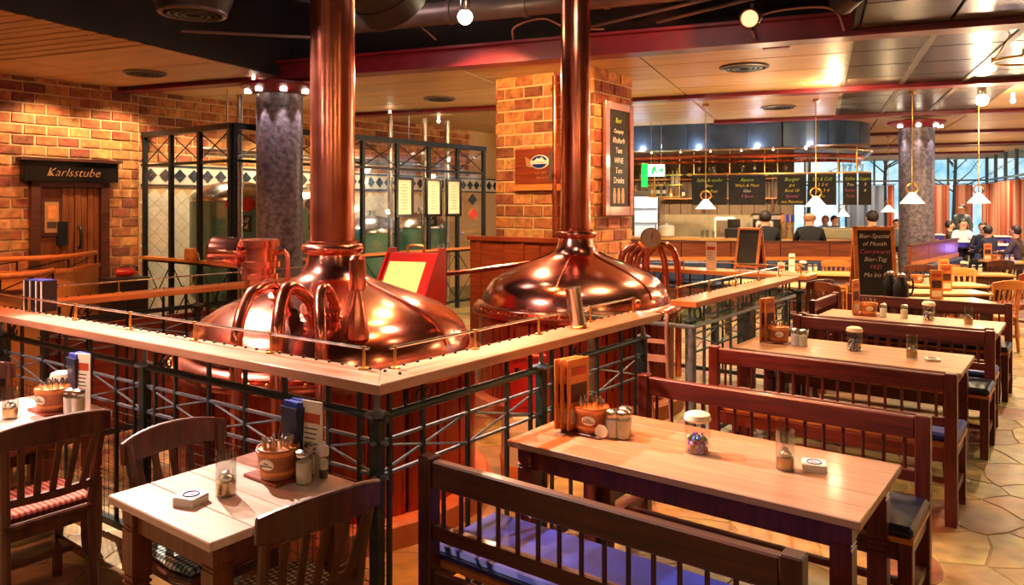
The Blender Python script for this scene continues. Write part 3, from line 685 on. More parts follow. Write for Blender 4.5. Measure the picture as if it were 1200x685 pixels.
tw = MB().lathe([(.105, .98), (.105, 1.32), (.125, 1.325), (.125, 1.36), (.108, 1.365), (.108, 1.4), (.14, 1.41), (.14, 1.45), (.115, 1.455), (.115, 1.55), (.135, 1.555), (.135, 1.6), (.11, 1.61), (.0, 1.612)], 32, q).build('valve_tower', M['copper_pipe'], k1)
a = loc(k1, p+Vector((-.09, .02, 1.50))); b = loc(k1, p+Vector((-.36, .02, 1.52)))
dr = (b-a).normalized(); L = (b-a).length
MB().lathe([(.06, 0), (.07, .02), (.105, .05), (.11, .06), (.11, L-.02), (.095, L), (.0, L+.012)], 28, a, 0, dr).build('side_drum', M['copper'], tw)
MB().tube([loc(k1, p+Vector(v)) for v in ((.1, 0, 1.5), (.17, 0, 1.52), (.195, 0, 1.49), (.195, 0, 1.0))], .018, 8).build('side_pipe', M['copper_pipe'], tw)
MB().tube([loc(k1, p+Vector(v)) for v in ((-.1, -.02, 1.42), (-.13, -.02, 1.4), (-.13, -.02, 1.36))], .02, 8).build('drain_tap', M['steel'], tw)
# rear kettle: gauge and fanned pipes behind it
man = thing('pipe_manifold', 'fan of bent copper pipes with a round dial gauge behind the rear kettle', 'pipes', PD(757, 300, 8.25)*1)
man.location.z = 0
mp = lambda x, y, d=8.25: PD(x, y, d)-man.location
for x0, xt, yt, x1, yb in ((757, 742, 287, 728, 320), (757, 747, 290, 738, 320), (757, 752, 294, 746, 330), (757, 772, 291, 780, 348), (757, 782, 288, 795, 352)):
    pts = bez([mp(x0, 300), mp((x0+xt)/2+(xt-x0)*.1, yt-1), mp(xt+(x1-xt)*.45, yt+4), mp(x1, (yt+yb)/2), mp(x1, yb+20), mp(x1, 470)], 6)
    MB().tube(pts, .036, 12).build('bent_pipe', M['copper_pipe'], man)
MB().tube([mp(757, 470), mp(757, 290)], .045, 12).build('riser_pipe', M['copper_pipe'], man)
gp = mp(762, 279, 8.17)
gg = MB().lathe([(.0, 0), (.105, 0), (.11, .01), (.11, .05), (.102, .055), (.098, .045)], 28, gp, 0, (0, -1, .12)).build('gauge', M['brass'], man)
MB().lathe([(.0, .046), (.097, .046)], 28, gp, 0, (0, -1, .12)).build('dial', M['paper'], gg)
MB().bar(gp+Vector((0, -.052, -.01)), gp+Vector((.015, -.048, .07)), .008, .003).build('needle', M['iron'], gg)
# control desk between the kettles
cd = thing('control_desk', 'red control desk with a lit yellow panel between the kettles', 'control desk', (-.92, 6.75, 0), R(-20))
MB().yz([(-.2, .3), (.22, .3), (.22, 1.42), (.1, 1.42), (-.2, 1.02)], -.24, .24).build('housing', M['red_paint'], cd, bevel=.012)
for s in (-1, 1): MB().yz([(-.26, .98), (-.2, .94), (.24, .94), (.24, 1.46), (.1, 1.46)], s*.25-.008, s*.25+.008).build('side_cheek', M['red_paint'], cd)
MB().add([(-.2, -.207, 1.03), (.16, -.207, 1.03), (.16, .03, 1.345), (-.2, .03, 1.345)], [(0, 1, 2, 3)]).add([(-.2, -.195, 1.01), (.16, -.195, 1.01), (.16, .05, 1.335), (-.2, .05, 1.335)], [(3, 2, 1, 0)]).build('lit_panel', M['panel_lit'], cd)
MB().tube(bez([(-.08, .15, 1.42), (-.07, .15, 1.48), (.07, .15, 1.48), (.08, .15, 1.42)], 5), .014, 8).build('handle', M['brass'], cd)
for s in (-1, 1): MB().b2((s*.2-.03, -.15, 0), (s*.2+.03, .15, .31)).build('leg', M['iron'], cd)
# ================================================================ LEDGES AND RAILINGS
def ledge(name, label, p0, rz, L, w=.2, top=1.15, posts=(), m='ledge_wood', miter=(0, 0), rods=True, rail=True, rod_y=.17, braces=True, metal='green_iron', ends=False, grid=False, th=.045, rod_to=None):
    o = thing(name, label, 'ledge', p0, rz)
    MB().prism([(0, 0), (L, 0), (L+miter[1], w), (miter[0], w)], top-th, top).build('ledge_board', M[m], o, bevel=.004)
    if rods:
        st = MB(); n = int(L/.085)
        for k in range(n): st.sph((miter[0]+.03+k*.085, w-.018, top+.003), .008, 6)
        tag(st.build('stud', M['iron'], o), kind='stuff')
        x0, x1 = miter[0]+.02, (rod_to or L+miter[1])-.04
        MB().tube([(x0, rod_y, top+.09), (x1, rod_y, top+.09)], .0065, 6).build('glass_rail', M['steel'], o)
        k = max(2, round((x1-x0)/.62)+1)
        for i in range(k):
            x = x0+.03+(x1-x0-.06)*i/(k-1); MB().lathe([(.024, top), (.022, top+.006), (.007, top+.01), (.006, top+.085), (.011, top+.088), (.011, top+.097)], 10, (x, rod_y, 0)).build('rail_post', M['brass'], o)
        if ends: MB().sph((x1+.02, rod_y, top+.05), .03, 12).build('end_ball', M['copper_pipe'], o)
    if rail:
        y = .1; MB().tube([(.05, y, .985), (L-.05, y, .985)], .019, 10).build('handrail', M[metal], o)
        for z in (.885, .745): MB().b2((.05, y-.007, z-.006), (L-.05, y+.007, z+.006)).build('mid_rail', M['grey_iron' if metal != 'green_iron' else 'grey_iron'], o)
        MB().b2((.05, y-.02, .06), (L-.05, y+.02, .1)).build('bottom_rail', M[metal], o)
        for x in posts:
            q = MB().b2((x-.024, y-.024, 0), (x+.024, y+.024, .99)).build('post', M[metal], o, bevel=.004)
            MB().lathe([(.03, .985), (.052, .99), (.052, 1.0), (.02, 1.01), (.012, 1.02), (.012, top-.04)], 16, (x, y, 0)).build('post_cap', M['grey_iron'], q)
        xs = sorted(set(list(posts)+[.05, L-.05]))
        for a, b in zip(xs, xs[1:]):
            if b-a < .3: continue
            n = max(2, round((b-a)/.29))
            for i in range(n+1):
                x = a+(b-a)*i/n+(.1 if i == 0 else -.1 if i == n else 0)
                MB().b2((x-.0085, y-.0085, .06), (x+.0085, y+.0085, top-.04)).build('baluster', M[metal], o)
            if braces:
                nb = max(1, round((b-a)/.6))
                for i in range(nb):
                    u0, u1 = a+(b-a)*i/nb, a+(b-a)*(i+1)/nb
                    br = MB().tube([(u0, y, .745), (u1, y, .885)], .0055, 5).tube([(u0, y, .885), (u1, y, .745)], .0055, 5); br.build('cross_brace', M['grey_iron'], o)
            hk = MB().tube([(a+.2, y, .985), (a+.17, y-.02, 1.02), (a+.19, y, 1.07), (a+.2, y, top-.045)], .009, 6)
            for (dx, s) in ((.0, 1), (.05, -1)): hk.tube([(a+.24+dx+.022*math.cos(R(t)), y-.04, 1.045+.022*math.sin(R(t))) for t in range(90, 400, 30)], .005, 5)
            hk.build('bracket', M['iron'], o)
        if grid:
            gm = MB(); x = .05
            while x < L-.05: gm.b2((x-.0012, y-.0012, .1), (x+.0012, y+.0012, .72)); x += .05
            z = .1
            while z < .73: gm.b2((.05, y-.0012, z-.0012), (L-.05, y+.0012, z+.0012)); z += .05
            tag(gm.build('wire_mesh', M['mesh_wire'], o), kind='stuff')
    return o
LL = 4.0
ledge('bar_ledge', 'long wooden bar ledge on dark railing behind the small tables, left arm', W(-2.2, 2.06)-Vector((math.cos(TA+R(2.5)), math.sin(TA+R(2.5)), 0))*LL, TA+R(2.5), LL, posts=(.1, LL-3.55, LL-1.83, LL-.11), miter=(0, -.187), grid=True)
ledge('bar_ledge', 'wooden bar ledge on dark railing beside the front long table', W(-2.2, 2.06), TA+R(90), 2.47, posts=(1.25, 2.4), miter=(.2, 0), ends=True, metal='green_iron')
ledge('bar_ledge', 'short wooden bar ledge with green glass shelf below, by the second table', W(-2.25, 5.2), TA+R(90), 2.45, posts=(.1, 1.2, 2.38), metal='grey_iron', m='orange_wood')
ledge('bar_ledge', 'wide orange bar ledge carrying the small chalkboard stand', W(-4.2, 7.75), TA, 2.0, w=.36, m='orange_wood', posts=(.2, 1.0, 1.9), rod_y=.05, braces=False)
ledge('bar_ledge', 'orange bar ledge at left in front of the curved partition', W(-6.0, 2.3), TA+R(90), 2.6, m='orange_wood', posts=(.1, 1.3, 2.5), metal='iron')
MB().b2((.1, .13, .05), (1.7, .16, .93)).build('kick_panel', M['red_wood'], bpy.data.objects['bar_ledge.004'])
gs = thing('glass_shelf', 'green glass shelf with metal edge under the short bar ledge', 'shelf', W(-2.25, 5.12), TA)
MB().prism([(-.95, .02), (0, .02), (0, 2.4), (-.34, 2.4), (-.34, .22), (-.95, .22)], .985, 1.0).build('glass_sheet', M['green_glass'], gs)
MB().tube([(-.95, .02, .975), (0, .02, .975), (0, 2.4, .975)], .016, 8).build('edge_tube', M['grey_iron'], gs)
for x, y in ((-.02, .04), (-.02, 1.25), (-.9, .1), (-.9, .2)):
    if y != .2: MB().cyl((x, y, 0), (x, y, .97), .026, 12).build('leg', M['grey_iron'], gs)
# things about the kettles
o = thing('steel_tube', 'short shiny metal tube leaning behind the right bar ledge', 'tube', PH(673, 384, 1.15)+Vector((0, 0, .16))); o.rotation_euler = (0, R(-9), 0)
MB().lathe([(.044, -.15), (.044, .06), (.048, .07), (.038, .07), (.038, 0)], 20).build('barrel', M['steel'], o); MB().lathe([(.05, -.16), (.05, -.15), (.044, -.145)], 20).build('foot_ring', M['brass'], o)
ht = thing('hand_truck', 'pink metal hand truck standing at the end of the right bar ledge', 'hand truck', PD(765, 470, 5.55)); ht.location.z = 0; ht.rotation_euler = (0, 0, R(-30))
for s in (-1, 1): MB().tube(bez([(s*.07, .25, .05), (s*.075, .12, .6), (s*.085, .05, .9), (s*.1, .02, 1.02), (s*.09, .03, 1.06)], 6), .014, 8).build('side_rail', M['cable'], ht)
for z, h in ((.72, .05), (.45, .06), (.85, .03)): MB().box((0, .11+(.6-z)*.2, z), (.16, .012, h)).build('cross_plate', M['cable'], ht)
MB().box((0, .16, .02), (.26, .2, .02)).build('toe_plate', M['cable'], ht)
for s in (-1, 1): MB().cyl((s*.12, .28, .07), (s*.15, .28, .07), .07, 14).build('wheel', M['plastic_black'], ht)
o = thing('red_crate', 'bright red crate on the white sack beside the front kettle', 'crate', (.08, 5.0, .5), R(-37))
MB().lathe([(.0, 0), (.13, 0), (.15, .02), (.17, .36), (.18, .37), (.18, .39), (.16, .39), (.155, .05)], 4).build('shell', M['red_paint'], o, bevel=.01); MB().b2((-.05, -.14, .28), (.05, -.125, .31)).build('hand_hold', M['iron'], o)
o = thing('sack', 'white and yellow sack standing by the front kettle', 'sack', (.08, 5.0, 0), R(-37))
MB().lathe([(.13, 0), (.19, .03), (.2, .2), (.19, .4), (.16, .48), (.12, .5), (.0, .5)], 4).build('paper_bag', M['white_paint'], o, bevel=.03); MB().lathe([(.192, .04), (.205, .18), (.197, .19)], 4).build('printed_band', M['card_orange'], o)
# ================================================================ GLAZED BREWING ROOM
def glazing(label, p0, rz, L, n):
    o = thing('glazed_partition', label, 'partition', p0, rz)
    for i in range(n+1): MB().b2((L*i/n-.032, -.032, 0), (L*i/n+.032, .032, 2.9)).build('post', M['iron'], o, bevel=.004)
    MB().b2((-.03, -.05, 2.86), (L+.03, .05, 2.94)).build('top_beam', M['iron'], o)
    for z in (2.44, 1.03, .12): MB().b2((0, -.022, z-.02), (L, .022, z+.02)).build('rail', M['iron'], o)
    MB().b2((0, -.09, 1.05), (L, .09, 1.085)).build('sill_board', M['orange_wood'], o)
    for i in range(n):
        a, b = L*i/n, L*(i+1)/n
        for z0, z1 in ((2.46, 2.86), (.14, 1.01)): MB().tube([(a, 0, z0), (b, 0, z1)], .009, 5).tube([(a, 0, z1), (b, 0, z0)], .009, 5).build('cross_brace', M['iron'], o)
        MB().b2((a+.035, -.004, 1.09), (b-.035, .004, 2.42)).build('pane', M['pane'], o)
        MB().b2((a+.035, .02, 2.47), (b-.035, .026, 2.85)).build('pane', M['pane'], o)
    return o
glazing('short glazed black steel partition beside the brick wall door', W(-11.32, 5.84), TA, 2.24, 3)
glazing('long glazed black steel partition in front of the green tanks', W(-9.05, 5.87), TA+R(90), 5.25, 7)
def tank(b, label, m, r=.62, h=2.05, sign=None, txt=None, a=-10.35):
    o = thing('beer_tank', label, 'tank', W(a, b), TA)
    MB().lathe([(r*.2, .25), (r*.7, .3), (r*.97, .5), (r, .6), (r, h-.2)], 40).build('body', M[m], o)
    MB().lathe([(r, h-.2), (r+.012, h-.19), (r+.012, h-.16), (r*.97, h-.1), (r*.7, h+.04), (r*.3, h+.1), (.08, h+.11), (.08, h+.2), (.0, h+.2)], 40).build('lid', M['steel'], o)
    for k in range(3): MB().cyl((r*.75*math.cos(R(120*k+30)), r*.75*math.sin(R(120*k+30)), 0), (r*.75*math.cos(R(120*k+30)), r*.75*math.sin(R(120*k+30)), .45), .04, 8).build('leg', M['steel'], o)
    MB().lathe([(.16, 0), (.17, .01), (.17, .03), (.0, .05)], 20, (r*.99, 0, .95), 0, (1, -.0, 0)).build('hatch', M['steel'], o)
    # plates face the room
    dx, dy = math.cos(R(-28)), math.sin(R(-28)); rot = (R(90), 0, R(-28+90))
    if sign:
        s = MB().lathe([(.0, .012), (.2, .012), (.21, 0)], 24).build('oval_sign', M[sign], o, (dx*(r+.012), dy*(r+.012), 1.86)); s.rotation_euler = rot; s.scale = (1, .55, 1)
        s2 = MB().lathe([(.21, .0), (.225, .014), (.225, .0)], 24).build('sign_rim', M['gold_ink'], o, (dx*(r+.012), dy*(r+.012), 1.86)); s2.rotation_euler = rot; s2.scale = (1, .55, 1)
    if txt:
        q = MB().box((0, 0, 0), (.3, .24, .02)).build('chalk_plate', M['chalk_black'], o, (dx*(r+.02), dy*(r+.02), 1.58)); q.rotation_euler = rot
        for k, l in enumerate(txt): text(l, .12, 'lettering', M['chalk_white'], q, (0, .01-.1*k, .012), (0, 0, 0))
    return o
tank(6.75, 'green beer tank with red oval sign left of the granite column', 'tank_green', .66, 2.1, 'red_paint', ('Hell', '12.4.'))
tank(8.15, 'green beer tank with blue oval sign right of the granite column', 'tank_green', .6, 2.0, 'emblem_blue', ('Bock', '12.31'))
tank(9.5, 'dark green low beer tank behind the first framed menu', 'tank_green', .55, 1.55)
tank(10.75, 'green beer tank with black plate behind the second framed menu', 'tank_green', .55, 1.6, None, ('B F', '9 0'))
for b, a, lab in ((6.25, -9.5, 'vertical steel pipe with a glow in front of the left tank'), (9.05, -9.4, 'vertical steel pipe between framed menus, left'), (9.95, -9.45, 'vertical steel pipe between framed menus, middle'), (10.5, -9.4, 'vertical steel pipe right of the framed menus'), (10.8, -9.7, 'vertical steel pipe nearest the pillar in the brewing room')):
    o = thing('steel_pipe', lab, 'pipe', W(a, b)); MB().cyl((0, 0, 0), (0, 0, 3.4), .045, 14).build('pipe', M['steel'], o)
    for z in (.9, 2.1): MB().cyl((0, 0, z), (0, 0, z+.05), .06, 14).build('coupling', M['steel'], o)
o = thing('steel_pipe', 'horizontal steel pipe high behind the glazed partition', 'pipe', W(-10.2, 6.1, 2.62), TA+R(90)); MB().cyl((0, 0, 0), (5, 0, 0), .06, 14).build('pipe', M['steel'], o)
for x in (.4, 2.2, 4.2): MB().cyl((x, 0, .06), (x, 0, .95), .012, 6).build('hanger_rod', M['steel'], o)
for k, b in enumerate((8.98, 9.68, 10.2)):
    o = thing('framed_menu', 'black framed menu sheet on the glazing, %s of three' % ('leftmost', 'middle', 'rightmost')[k], 'frame', W(-9.0, b, 1.98), TA+R(90))
    for (lo, hi) in (((-.2, -.03, -.33), (-.155, 0, .33)), ((.155, -.03, -.33), (.2, 0, .33)), ((-.155, -.03, .285), (.155, 0, .33)), ((-.155, -.03, -.33), (.155, 0, -.285))): MB().b2(lo, hi).build('frame_bar', M['screen_dark'], o)
    sh = MB().b2((-.155, -.012, -.285), (.155, -.004, .285)).build('sheet', M['paper'], o)
    ln = MB()
    for i in range(9): w = rnd.uniform(.05, .1); ln.b2((-w, -.0135, .2-.05*i), (w, -.012, .207-.05*i))
    tag(ln.build('print_line', M['ink'], sh), kind='stuff')
for k, (b, z, m, sx, lab) in enumerate(((10.72, 1.95, 'iron', 1, 'dark diamond sign on the glazing near the pillar'), (10.74, 1.68, 'red_paint', .9, 'red diamond sign under the dark one near the pillar'))):
    o = MB().xz([(-.13*sx, 0), (0, -.11), (.13*sx, 0), (0, .11)], -.02, 0).xz([(-.15*sx, 0), (0, -.13), (.15*sx, 0), (0, .13)], -.01, .004, 1).build('diamond_sign', [M[m], M['gold_ink']], None, W(-9.0, b, z), TA+R(90)); tag(o, lab, 'sign')
pl = thing('swing_top_flask', 'wooden keg clamp and hose on the sill of the left glazed partition', 'keg fitting', W(-9.75, 5.66, 1.085), TA)
MB().lathe([(.07, 0), (.08, .02), (.085, .1), (.075, .17), (.06, .18), (.0, .18)], 16).build('keg', M['orange_wood'], pl); MB().tube(bez([(.08, 0, .05), (.16, 0, .12), (.2, .0, .05), (.22, 0, .01)], 5), .014, 8).build('hose', M['brass'], pl)
# ================================================================ DOOR, SIGN, PARTITIONS AT LEFT
XD = lambda b: b+8
dr = thing('door_1', None, None, W(AL, -8), TA+R(90)); dr['kind'] = 'structure'
d0, d1 = XD(4.3), XD(5.28)
for (lo, hi) in (((d0-.02, -.12, 0), (d0+.09, .1, 2.2)), ((d1-.09, -.12, 0), (d1+.02, .1, 2.2)), ((d0-.02, -.12, 2.1), (d1+.02, .1, 2.2))): MB().b2(lo, hi).build('door_frame', M['dark_wood'], dr)
MB().b2((d0+.09, -.03, 0), (d0+.40, -.01, 2.1)).build('passage_panel', M['door_wood'], dr)
for k in range(6):
    x = d0+.38+k*.085; MB().b2((x, -.075+.012*(k % 2), 0), (x+.078, -.03, 2.09)).build('plank', M['door_wood'], dr, bevel=.006)
MB().tube(bez([(d0+.6, -.075, 1.25), (d0+.6, -.13, 1.3), (d0+.6, -.13, 1.5), (d0+.6, -.075, 1.55)], 5), .02, 8).build('door_pull', M['iron'], dr)
MB().b2((d0+.32, -.1, 1.3), (d0+.44, -.03, 1.62)).build('latch_box', M['iron'], dr)
o = thing('notice', 'small framed yellow notice inside the left doorway', 'notice', W(AL, -8)+Vector((V[0]*(d0+.25)+0, V[1]*(d0+.25), 1.68)), TA+R(90))
MB().b2((-.13, -.06, -.26), (.13, -.035, .26)).build('frame', M['dark_wood'], o); MB().b2((-.09, -.066, -.21), (.09, -.06, .21)).build('sheet', M['gold_ink'], o); MB().b2((-.05, -.069, -.02), (.06, -.066, .16)).build('picture', M['card_orange'], o); MB().b2((-.06, -.069, -.15), (.06, -.066, -.06)).build('text_block', M['ink'], o)
o = thing('sign_board', 'dark sign board with copper script lettering above the left door', 'sign', W(AL, -8)+Vector((V[0]*(d0+.49), V[1]*(d0+.49), 2.30)), TA+R(90))
MB().b2((-.62, -.16, -.13), (.62, .0, .15)).build('board', M['screen_dark'], o, bevel=.01); MB().b2((-.66, -.2, .15), (.66, 0, .19)).build('cornice', M['dark_wood'], o)
text('Karlsstube', .165, 'lettering', M['gold_ink'], o, (0, -.163, -.055), (R(90), 0, 0), .4)
def curved_wall(name, label, pts, h, m, cap, rail=None):
    o = thing(name, label, 'partition', (0, 0, 0)); c = bez(pts, 8)
    n = []
    for i, p in enumerate(c):
        t = (c[min(i+1, len(c)-1)]-c[max(i-1, 0)]).normalized(); n.append(Vector((-t.y, t.x, 0)))
    def strip(z0, z1, w, mm, nm, dz=0):
        vs = []; k = len(c)
        for p, q in zip(c, n):
            a, b = p+q*w/2, p-q*w/2; vs += [(a.x, a.y, z0), (b.x, b.y, z0), (b.x, b.y, z1), (a.x, a.y, z1)]
        fs = [(4*i+j, 4*i+(j+1) % 4, 4*i+4+(j+1) % 4, 4*i+4+j) for i in range(k-1) for j in range(4)]+[(3, 2, 1, 0), tuple(range(4*k-4, 4*k))]
        return MB().add(vs, fs).build(nm, M[mm], o)
    strip(0, h, .06, m, 'panel'); strip(h, h+.04, .12, cap, 'cap_rail')
    if rail:
        MB().tube([(p.x, p.y, rail) for p in c], .03, 10).build('handrail', M['orange_wood'], o)
        for i in range(0, len(c), 8):
            p = c[i]; MB().cyl((p.x, p.y, h), (p.x, p.y, rail), .012, 6).build('baluster', M['iron'], o)
            if i+8 < len(c): q = c[i+8]; MB().tube([(p.x, p.y, h+.04), (q.x, q.y, rail-.03)], .007, 5).build('brace', M['iron'], o)
    return o
curved_wall('curved_partition', 'curved amber partition with wooden handrail in front of the door', [PD(-60, 300, 8.1), PD(20, 300, 8.2), PD(80, 300, 8.6), PD(112, 300, 9.3)], 1.10, 'amber_wall', 'orange_wood', 1.27)
curved_wall('curved_partition', 'lower amber partition with dark cap rail at far left', [PD(-60, 320, 7.2), PD(0, 320, 7.35), PD(38, 320, 7.6), PD(62, 320, 8.0)], .98, 'amber_wall', 'dark_wood', 1.16)
cb = thing('service_cabinet', 'dark grey cabinet under the red extinguisher', 'cabinet', PD(146, 320, 9.5)); cb.location.z = 0; cb.rotation_euler = (0, 0, TA)
MB().b2((-.2, -.2, .04), (.2, .2, .92)).build('body', M['plastic_black'], cb, bevel=.01); MB().b2((-.22, -.22, .92), (.22, .22, .95)).build('top', M['iron'], cb); MB().b2((-.19, -.21, .06), (.19, -.2, .9)).build('door', M['iron'], cb)
ex = thing('fire_extinguisher', 'red fire extinguisher with black hose by the glazed partition', 'extinguisher', cb.location+Vector((0, 0, .95)), 0); ex.rotation_euler = (0, R(90), R(15)); ex.location.z += .06; ex.scale = (.62, .62, .62)
MB().lathe([(.0, -.17), (.05, -.165), (.085, -.13), (.088, .1), (.06, .16), (.025, .19), (.025, .22)], 20).build('cylinder', M['red_paint'], ex); MB().box((0, 0, .24), (.05, .03, .05)).build('valve', M['brass'], ex); MB().tube(bez([(-.02, 0, .24), (-.12, 0, .2), (-.13, 0, .05), (-.1, .02, -.1)], 5), .012, 6).build('hose', M['plastic_black'], ex)
# red booth in front of the pillar
bo = thing('booth_screen', 'tall glossy red wooden booth screen in front of the brick pillar', 'screen', W(-6.08, 7.2), TA)
for k in range(3): MB().b2((k*.53, 0, .05), (k*.53+.525, .05, 1.42)).build('panel', M['red_wood'], bo, bevel=.008)
MB().b2((-.02, -.03, 1.42), (1.62, .08, 1.47)).build('cap_rail', M['red_wood'], bo); MB().b2((-.02, -.02, 0), (1.62, .07, .06)).build('plinth', M['dark_wood'], bo)
for x in (.15, .8, 1.45): MB().b2((x-.04, -.02, .1), (x+.04, 0, 1.4)).build('batten', M['red_wood'], bo)
o = MB().tube([PD(478, 325, 8.3), PD(548, 318, 8.55), PD(640, 305, 8.6)], .028, 10).tube([PD(480, 325, 8.3), Vector((PD(480, 325, 8.3).x, 8.3, 0))], .02, 8).build('handrail', M['copper_pipe']); tag(o, 'thin copper handrail running from the control desk to the booth screen', 'rail')
# signs on the pillar
o = thing('brewery_sign', 'wooden brewery plaque with blue oval emblem on the pillar', 'sign', W(-6.475+.72, 8.207, 0), TA); o.location.z = 2.28
MB().b2((-.34, -.06, -.16), (.36, -.01, .31)).build('board', M['red_wood'], o, bevel=.008); MB().b2((-.34, -.1, -.24), (.36, -.01, -.16)).build('shelf', M['orange_wood'], o)
e = MB().lathe([(.0, .012), (.14, .012), (.15, 0)], 28).build('emblem', M['white_paint'], o, (.07, -.062, .13)); e.rotation_euler = (R(90), 0, 0); e.scale = (1, .62, 1)
e2 = MB().lathe([(.0, .004), (.128, .004)], 28).build('emblem_field', M['emblem_blue'], e, (0, 0, .0125))
MB().prism([(-.07, .03), (-.03, .085), (0, .06), (.04, .1), (.09, .03)], .018, .022).build('mountain', M['white_paint'], e)
MB().prism([(-.13, -.045), (.13, -.045), (.13, .03), (-.13, .03)], .018, .021).build('name_band', M['white_paint'], e)
text('Kaltenau', .062, 'lettering', M['emblem_blue'], e, (0, -.03, .022), (0, 0, 0), .2)
MB().xz([(-.14, .08), (-.05, .06), (-.04, .14), (-.16, .2)], -.07, -.062).build('pennant', M['gold_ink'], o)
text('seit 1801', .05, 'lettering', M['gold_ink'], o, (.08, -.062, -.03), (R(90), 0, 0)); text('Brauerei', .05, 'lettering', M['gold_ink'], o, (.1, -.062, -.09), (R(90), 0, 0))
MB().b2((.22, -.075, -.12), (.33, -.06, .26)).build('brass_plate', M['duct_grey'], o)
o = MB().cyl((0, 0, 0), (0, 0, 2.5), .035, 12).build('copper_riser', M['copper_pipe'], None, W(-5.43, 8.12, 1.0)); tag(o, 'thin copper riser pipe on the brick pillar', 'pipe')
for z in (1.1, 2.2, 3.3): MB().cyl((0, 0, z-1.0), (0, 0, z-.95), .048, 12).build('clamp', M['copper_old'], o)
o = thing('menu_board', 'tall narrow chalkboard in wooden frame on the pillar side', 'chalkboard', W(-4.895, 8.207, 0), TA+R(90)); o.location.z = 2.43
for (lo, hi) in (((.16, -.07, -.72), (.27, -.02, .74)), ((.80, -.07, -.72), (.9, -.02, .74)), ((.27, -.07, .64), (.80, -.02, .74)), ((.27, -.07, -.72), (.80, -.02, -.6))): MB().b2(lo, hi).build('frame_bar', M['red_wood'], o, bevel=.006)
sl = MB().b2((.27, -.045, -.6), (.80, -.02, .64)).build('slate', M['chalk_black'], o)
for k, (l, m, s) in enumerate((('Beer', 'chalk_green', .1), ('Company', 'chalk_white', .075), ('Rhabarb', 'chalk_white', .11), ('Tom', 'chalk_white', .11), ('WINE', 'chalk_white', .11), ('Tom', 'chalk_white', .11), ('Drinks', 'chalk_white', .12))):
    text(l, s, 'lettering', M[m], sl, (.53, -.047, .48-.13*k), (R(90), 0, 0), .2, sx=.85)
for x in (.42, .53, .64): MB().xz([(x-.03, -.56), (x+.03, -.56), (x+.04, -.45), (x+.02, -.36), (x-.02, -.36), (x-.04, -.45)], -.048, -.045).build('drawn_glass', M['gold_ink'], sl)
# ================================================================ TABLES, BENCHES, CHAIRS
def table(label, a0, b0, L, D, top='table_top', leg='dark_wood', rz=TA, loc0=None, group=None, planks=5, name='dining_table', apron=True, h=.75, lw=.038):
    o = thing(name, label, 'table', loc0 if loc0 else W(a0, b0), rz, group); w = D/planks
    for k in range(planks): MB().b2((0, k*w+.0008, h-.032), (L, (k+1)*w-.0008, h)).build('plank', M[top], o, bevel=.002 if 0 < k < planks-1 else .004)
    if apron:
        for y in (.07, D-.07): MB().b2((.07, y-.012, h-.135), (L-.07, y+.012, h-.033)).build('apron', M[leg], o)
        for x in (.07, L-.07): MB().b2((x-.012, .08, h-.135), (x+.012, D-.08, h-.033)).build('apron', M[leg], o)
    for x in (.075, L-.075):
        for y in (.075, D-.075):
            pr = [(lw*.86, 0), (lw, .1)]
            for z in (.40, .424, .448): pr += [(lw, z), (lw-.006, z+.004), (lw-.006, z+.010), (lw, z+.014)]
            for z in (.62, .636): pr += [(lw, z), (lw-.005, z+.004), (lw-.005, z+.008), (lw, z+.012)]
            MB().sq(pr+[(lw, h-.033)], (x, y)).build('leg', M['table_leg' if top == 'pale_top' else leg], o)
    return o
T1 = table('front long wooden dining table nearest the camera, lit in patches', -2.17, 2.84, 1.545, .735, leg='bench_post')
T2 = table('second long wooden dining table behind the front one', -2.2, 5.74, 1.55, .75, leg='bench_post')
T3 = table('third long wooden dining table with dark rail in front', -2.15, 7.74, 1.55, .76, leg='bench_post')
T0 = table('small square pale table in the left foreground', -2.965, 1.385, .69, .66, top='pale_top', leg='table_leg', planks=4)
TL = table('small pale table cut by the left edge of the picture', -4.86, 1.31, .70, .66, top='pale_top', leg='table_leg', planks=4)
def bench(label, a0, b0, L=1.48, flip=False, pad='blue_pad', wood='bench_wood', post='bench_post', group=None, H=.88):
    """back at local y = 0, seat towards +y"""
    o = thing('slat_back_bench', label, 'bench', W(a0+(L if flip else 0), b0), TA+(R(180) if flip else 0), group); D = .45
    for x in (.032, L-.032):
        MB().sq([(.03, 0), (.032, .1), (.032, H)], (x, 0)).build('back_post', M[post], o, bevel=.005)
        MB().sq([(.026, 0), (.029, .44)], (x, D-.03)).build('front_leg', M[post], o, bevel=.004)
        MB().b2((x-.018, .03, .16), (x+.018, D-.06, .2)).build('side_stretcher', M[wood], o)
        MB().b2((x-.018, .03, .37), (x+.018, D-.06, .44)).build('side_rail', M[wood], o)
    MB().b2((.064, -.022, H-.115), (L-.064, .022, H-.012)).build('top_rail', M[wood], o, bevel=.006)
    MB().b2((.064, -.018, .565), (L-.064, .018, .62)).build('lower_rail', M[wood], o, bevel=.004)
    n = 15
    for k in range(n):
        x = .064+(L-.128)*(k+.5)/n; MB().tube([(x, 0, .615), (x, 0, H-.11)], .0088, 8).build('slat', M[post], o)
    for y in (.0, D-.03): MB().b2((.06, y-.014, .36), (L-.06, y+.014, .44)).build('seat_rail', M[wood], o)
    MB().b2((.06, D/2-.015, .165), (L-.06, D/2+.015, .195)).build('stretcher', M[wood], o)
    MB().b2((0, .035, .44), (L, D, .462)).build('seat_board', M['orange_wood'], o)
    c = MB(); h = .05; y0, y1 = .04, D+.005; x0, x1 = .0, L
    c.b2((x0, y0, .463), (x1, y1, .463+h)).build('cushion', M[pad], o, bevel=.014)
    MB().tube([(x0, y0, .49), (x1, y0, .49), (x1, y1, .49), (x0, y1, .49)], .006, 5, closed=True).build('piping', M['black_pad'], o)
    return o
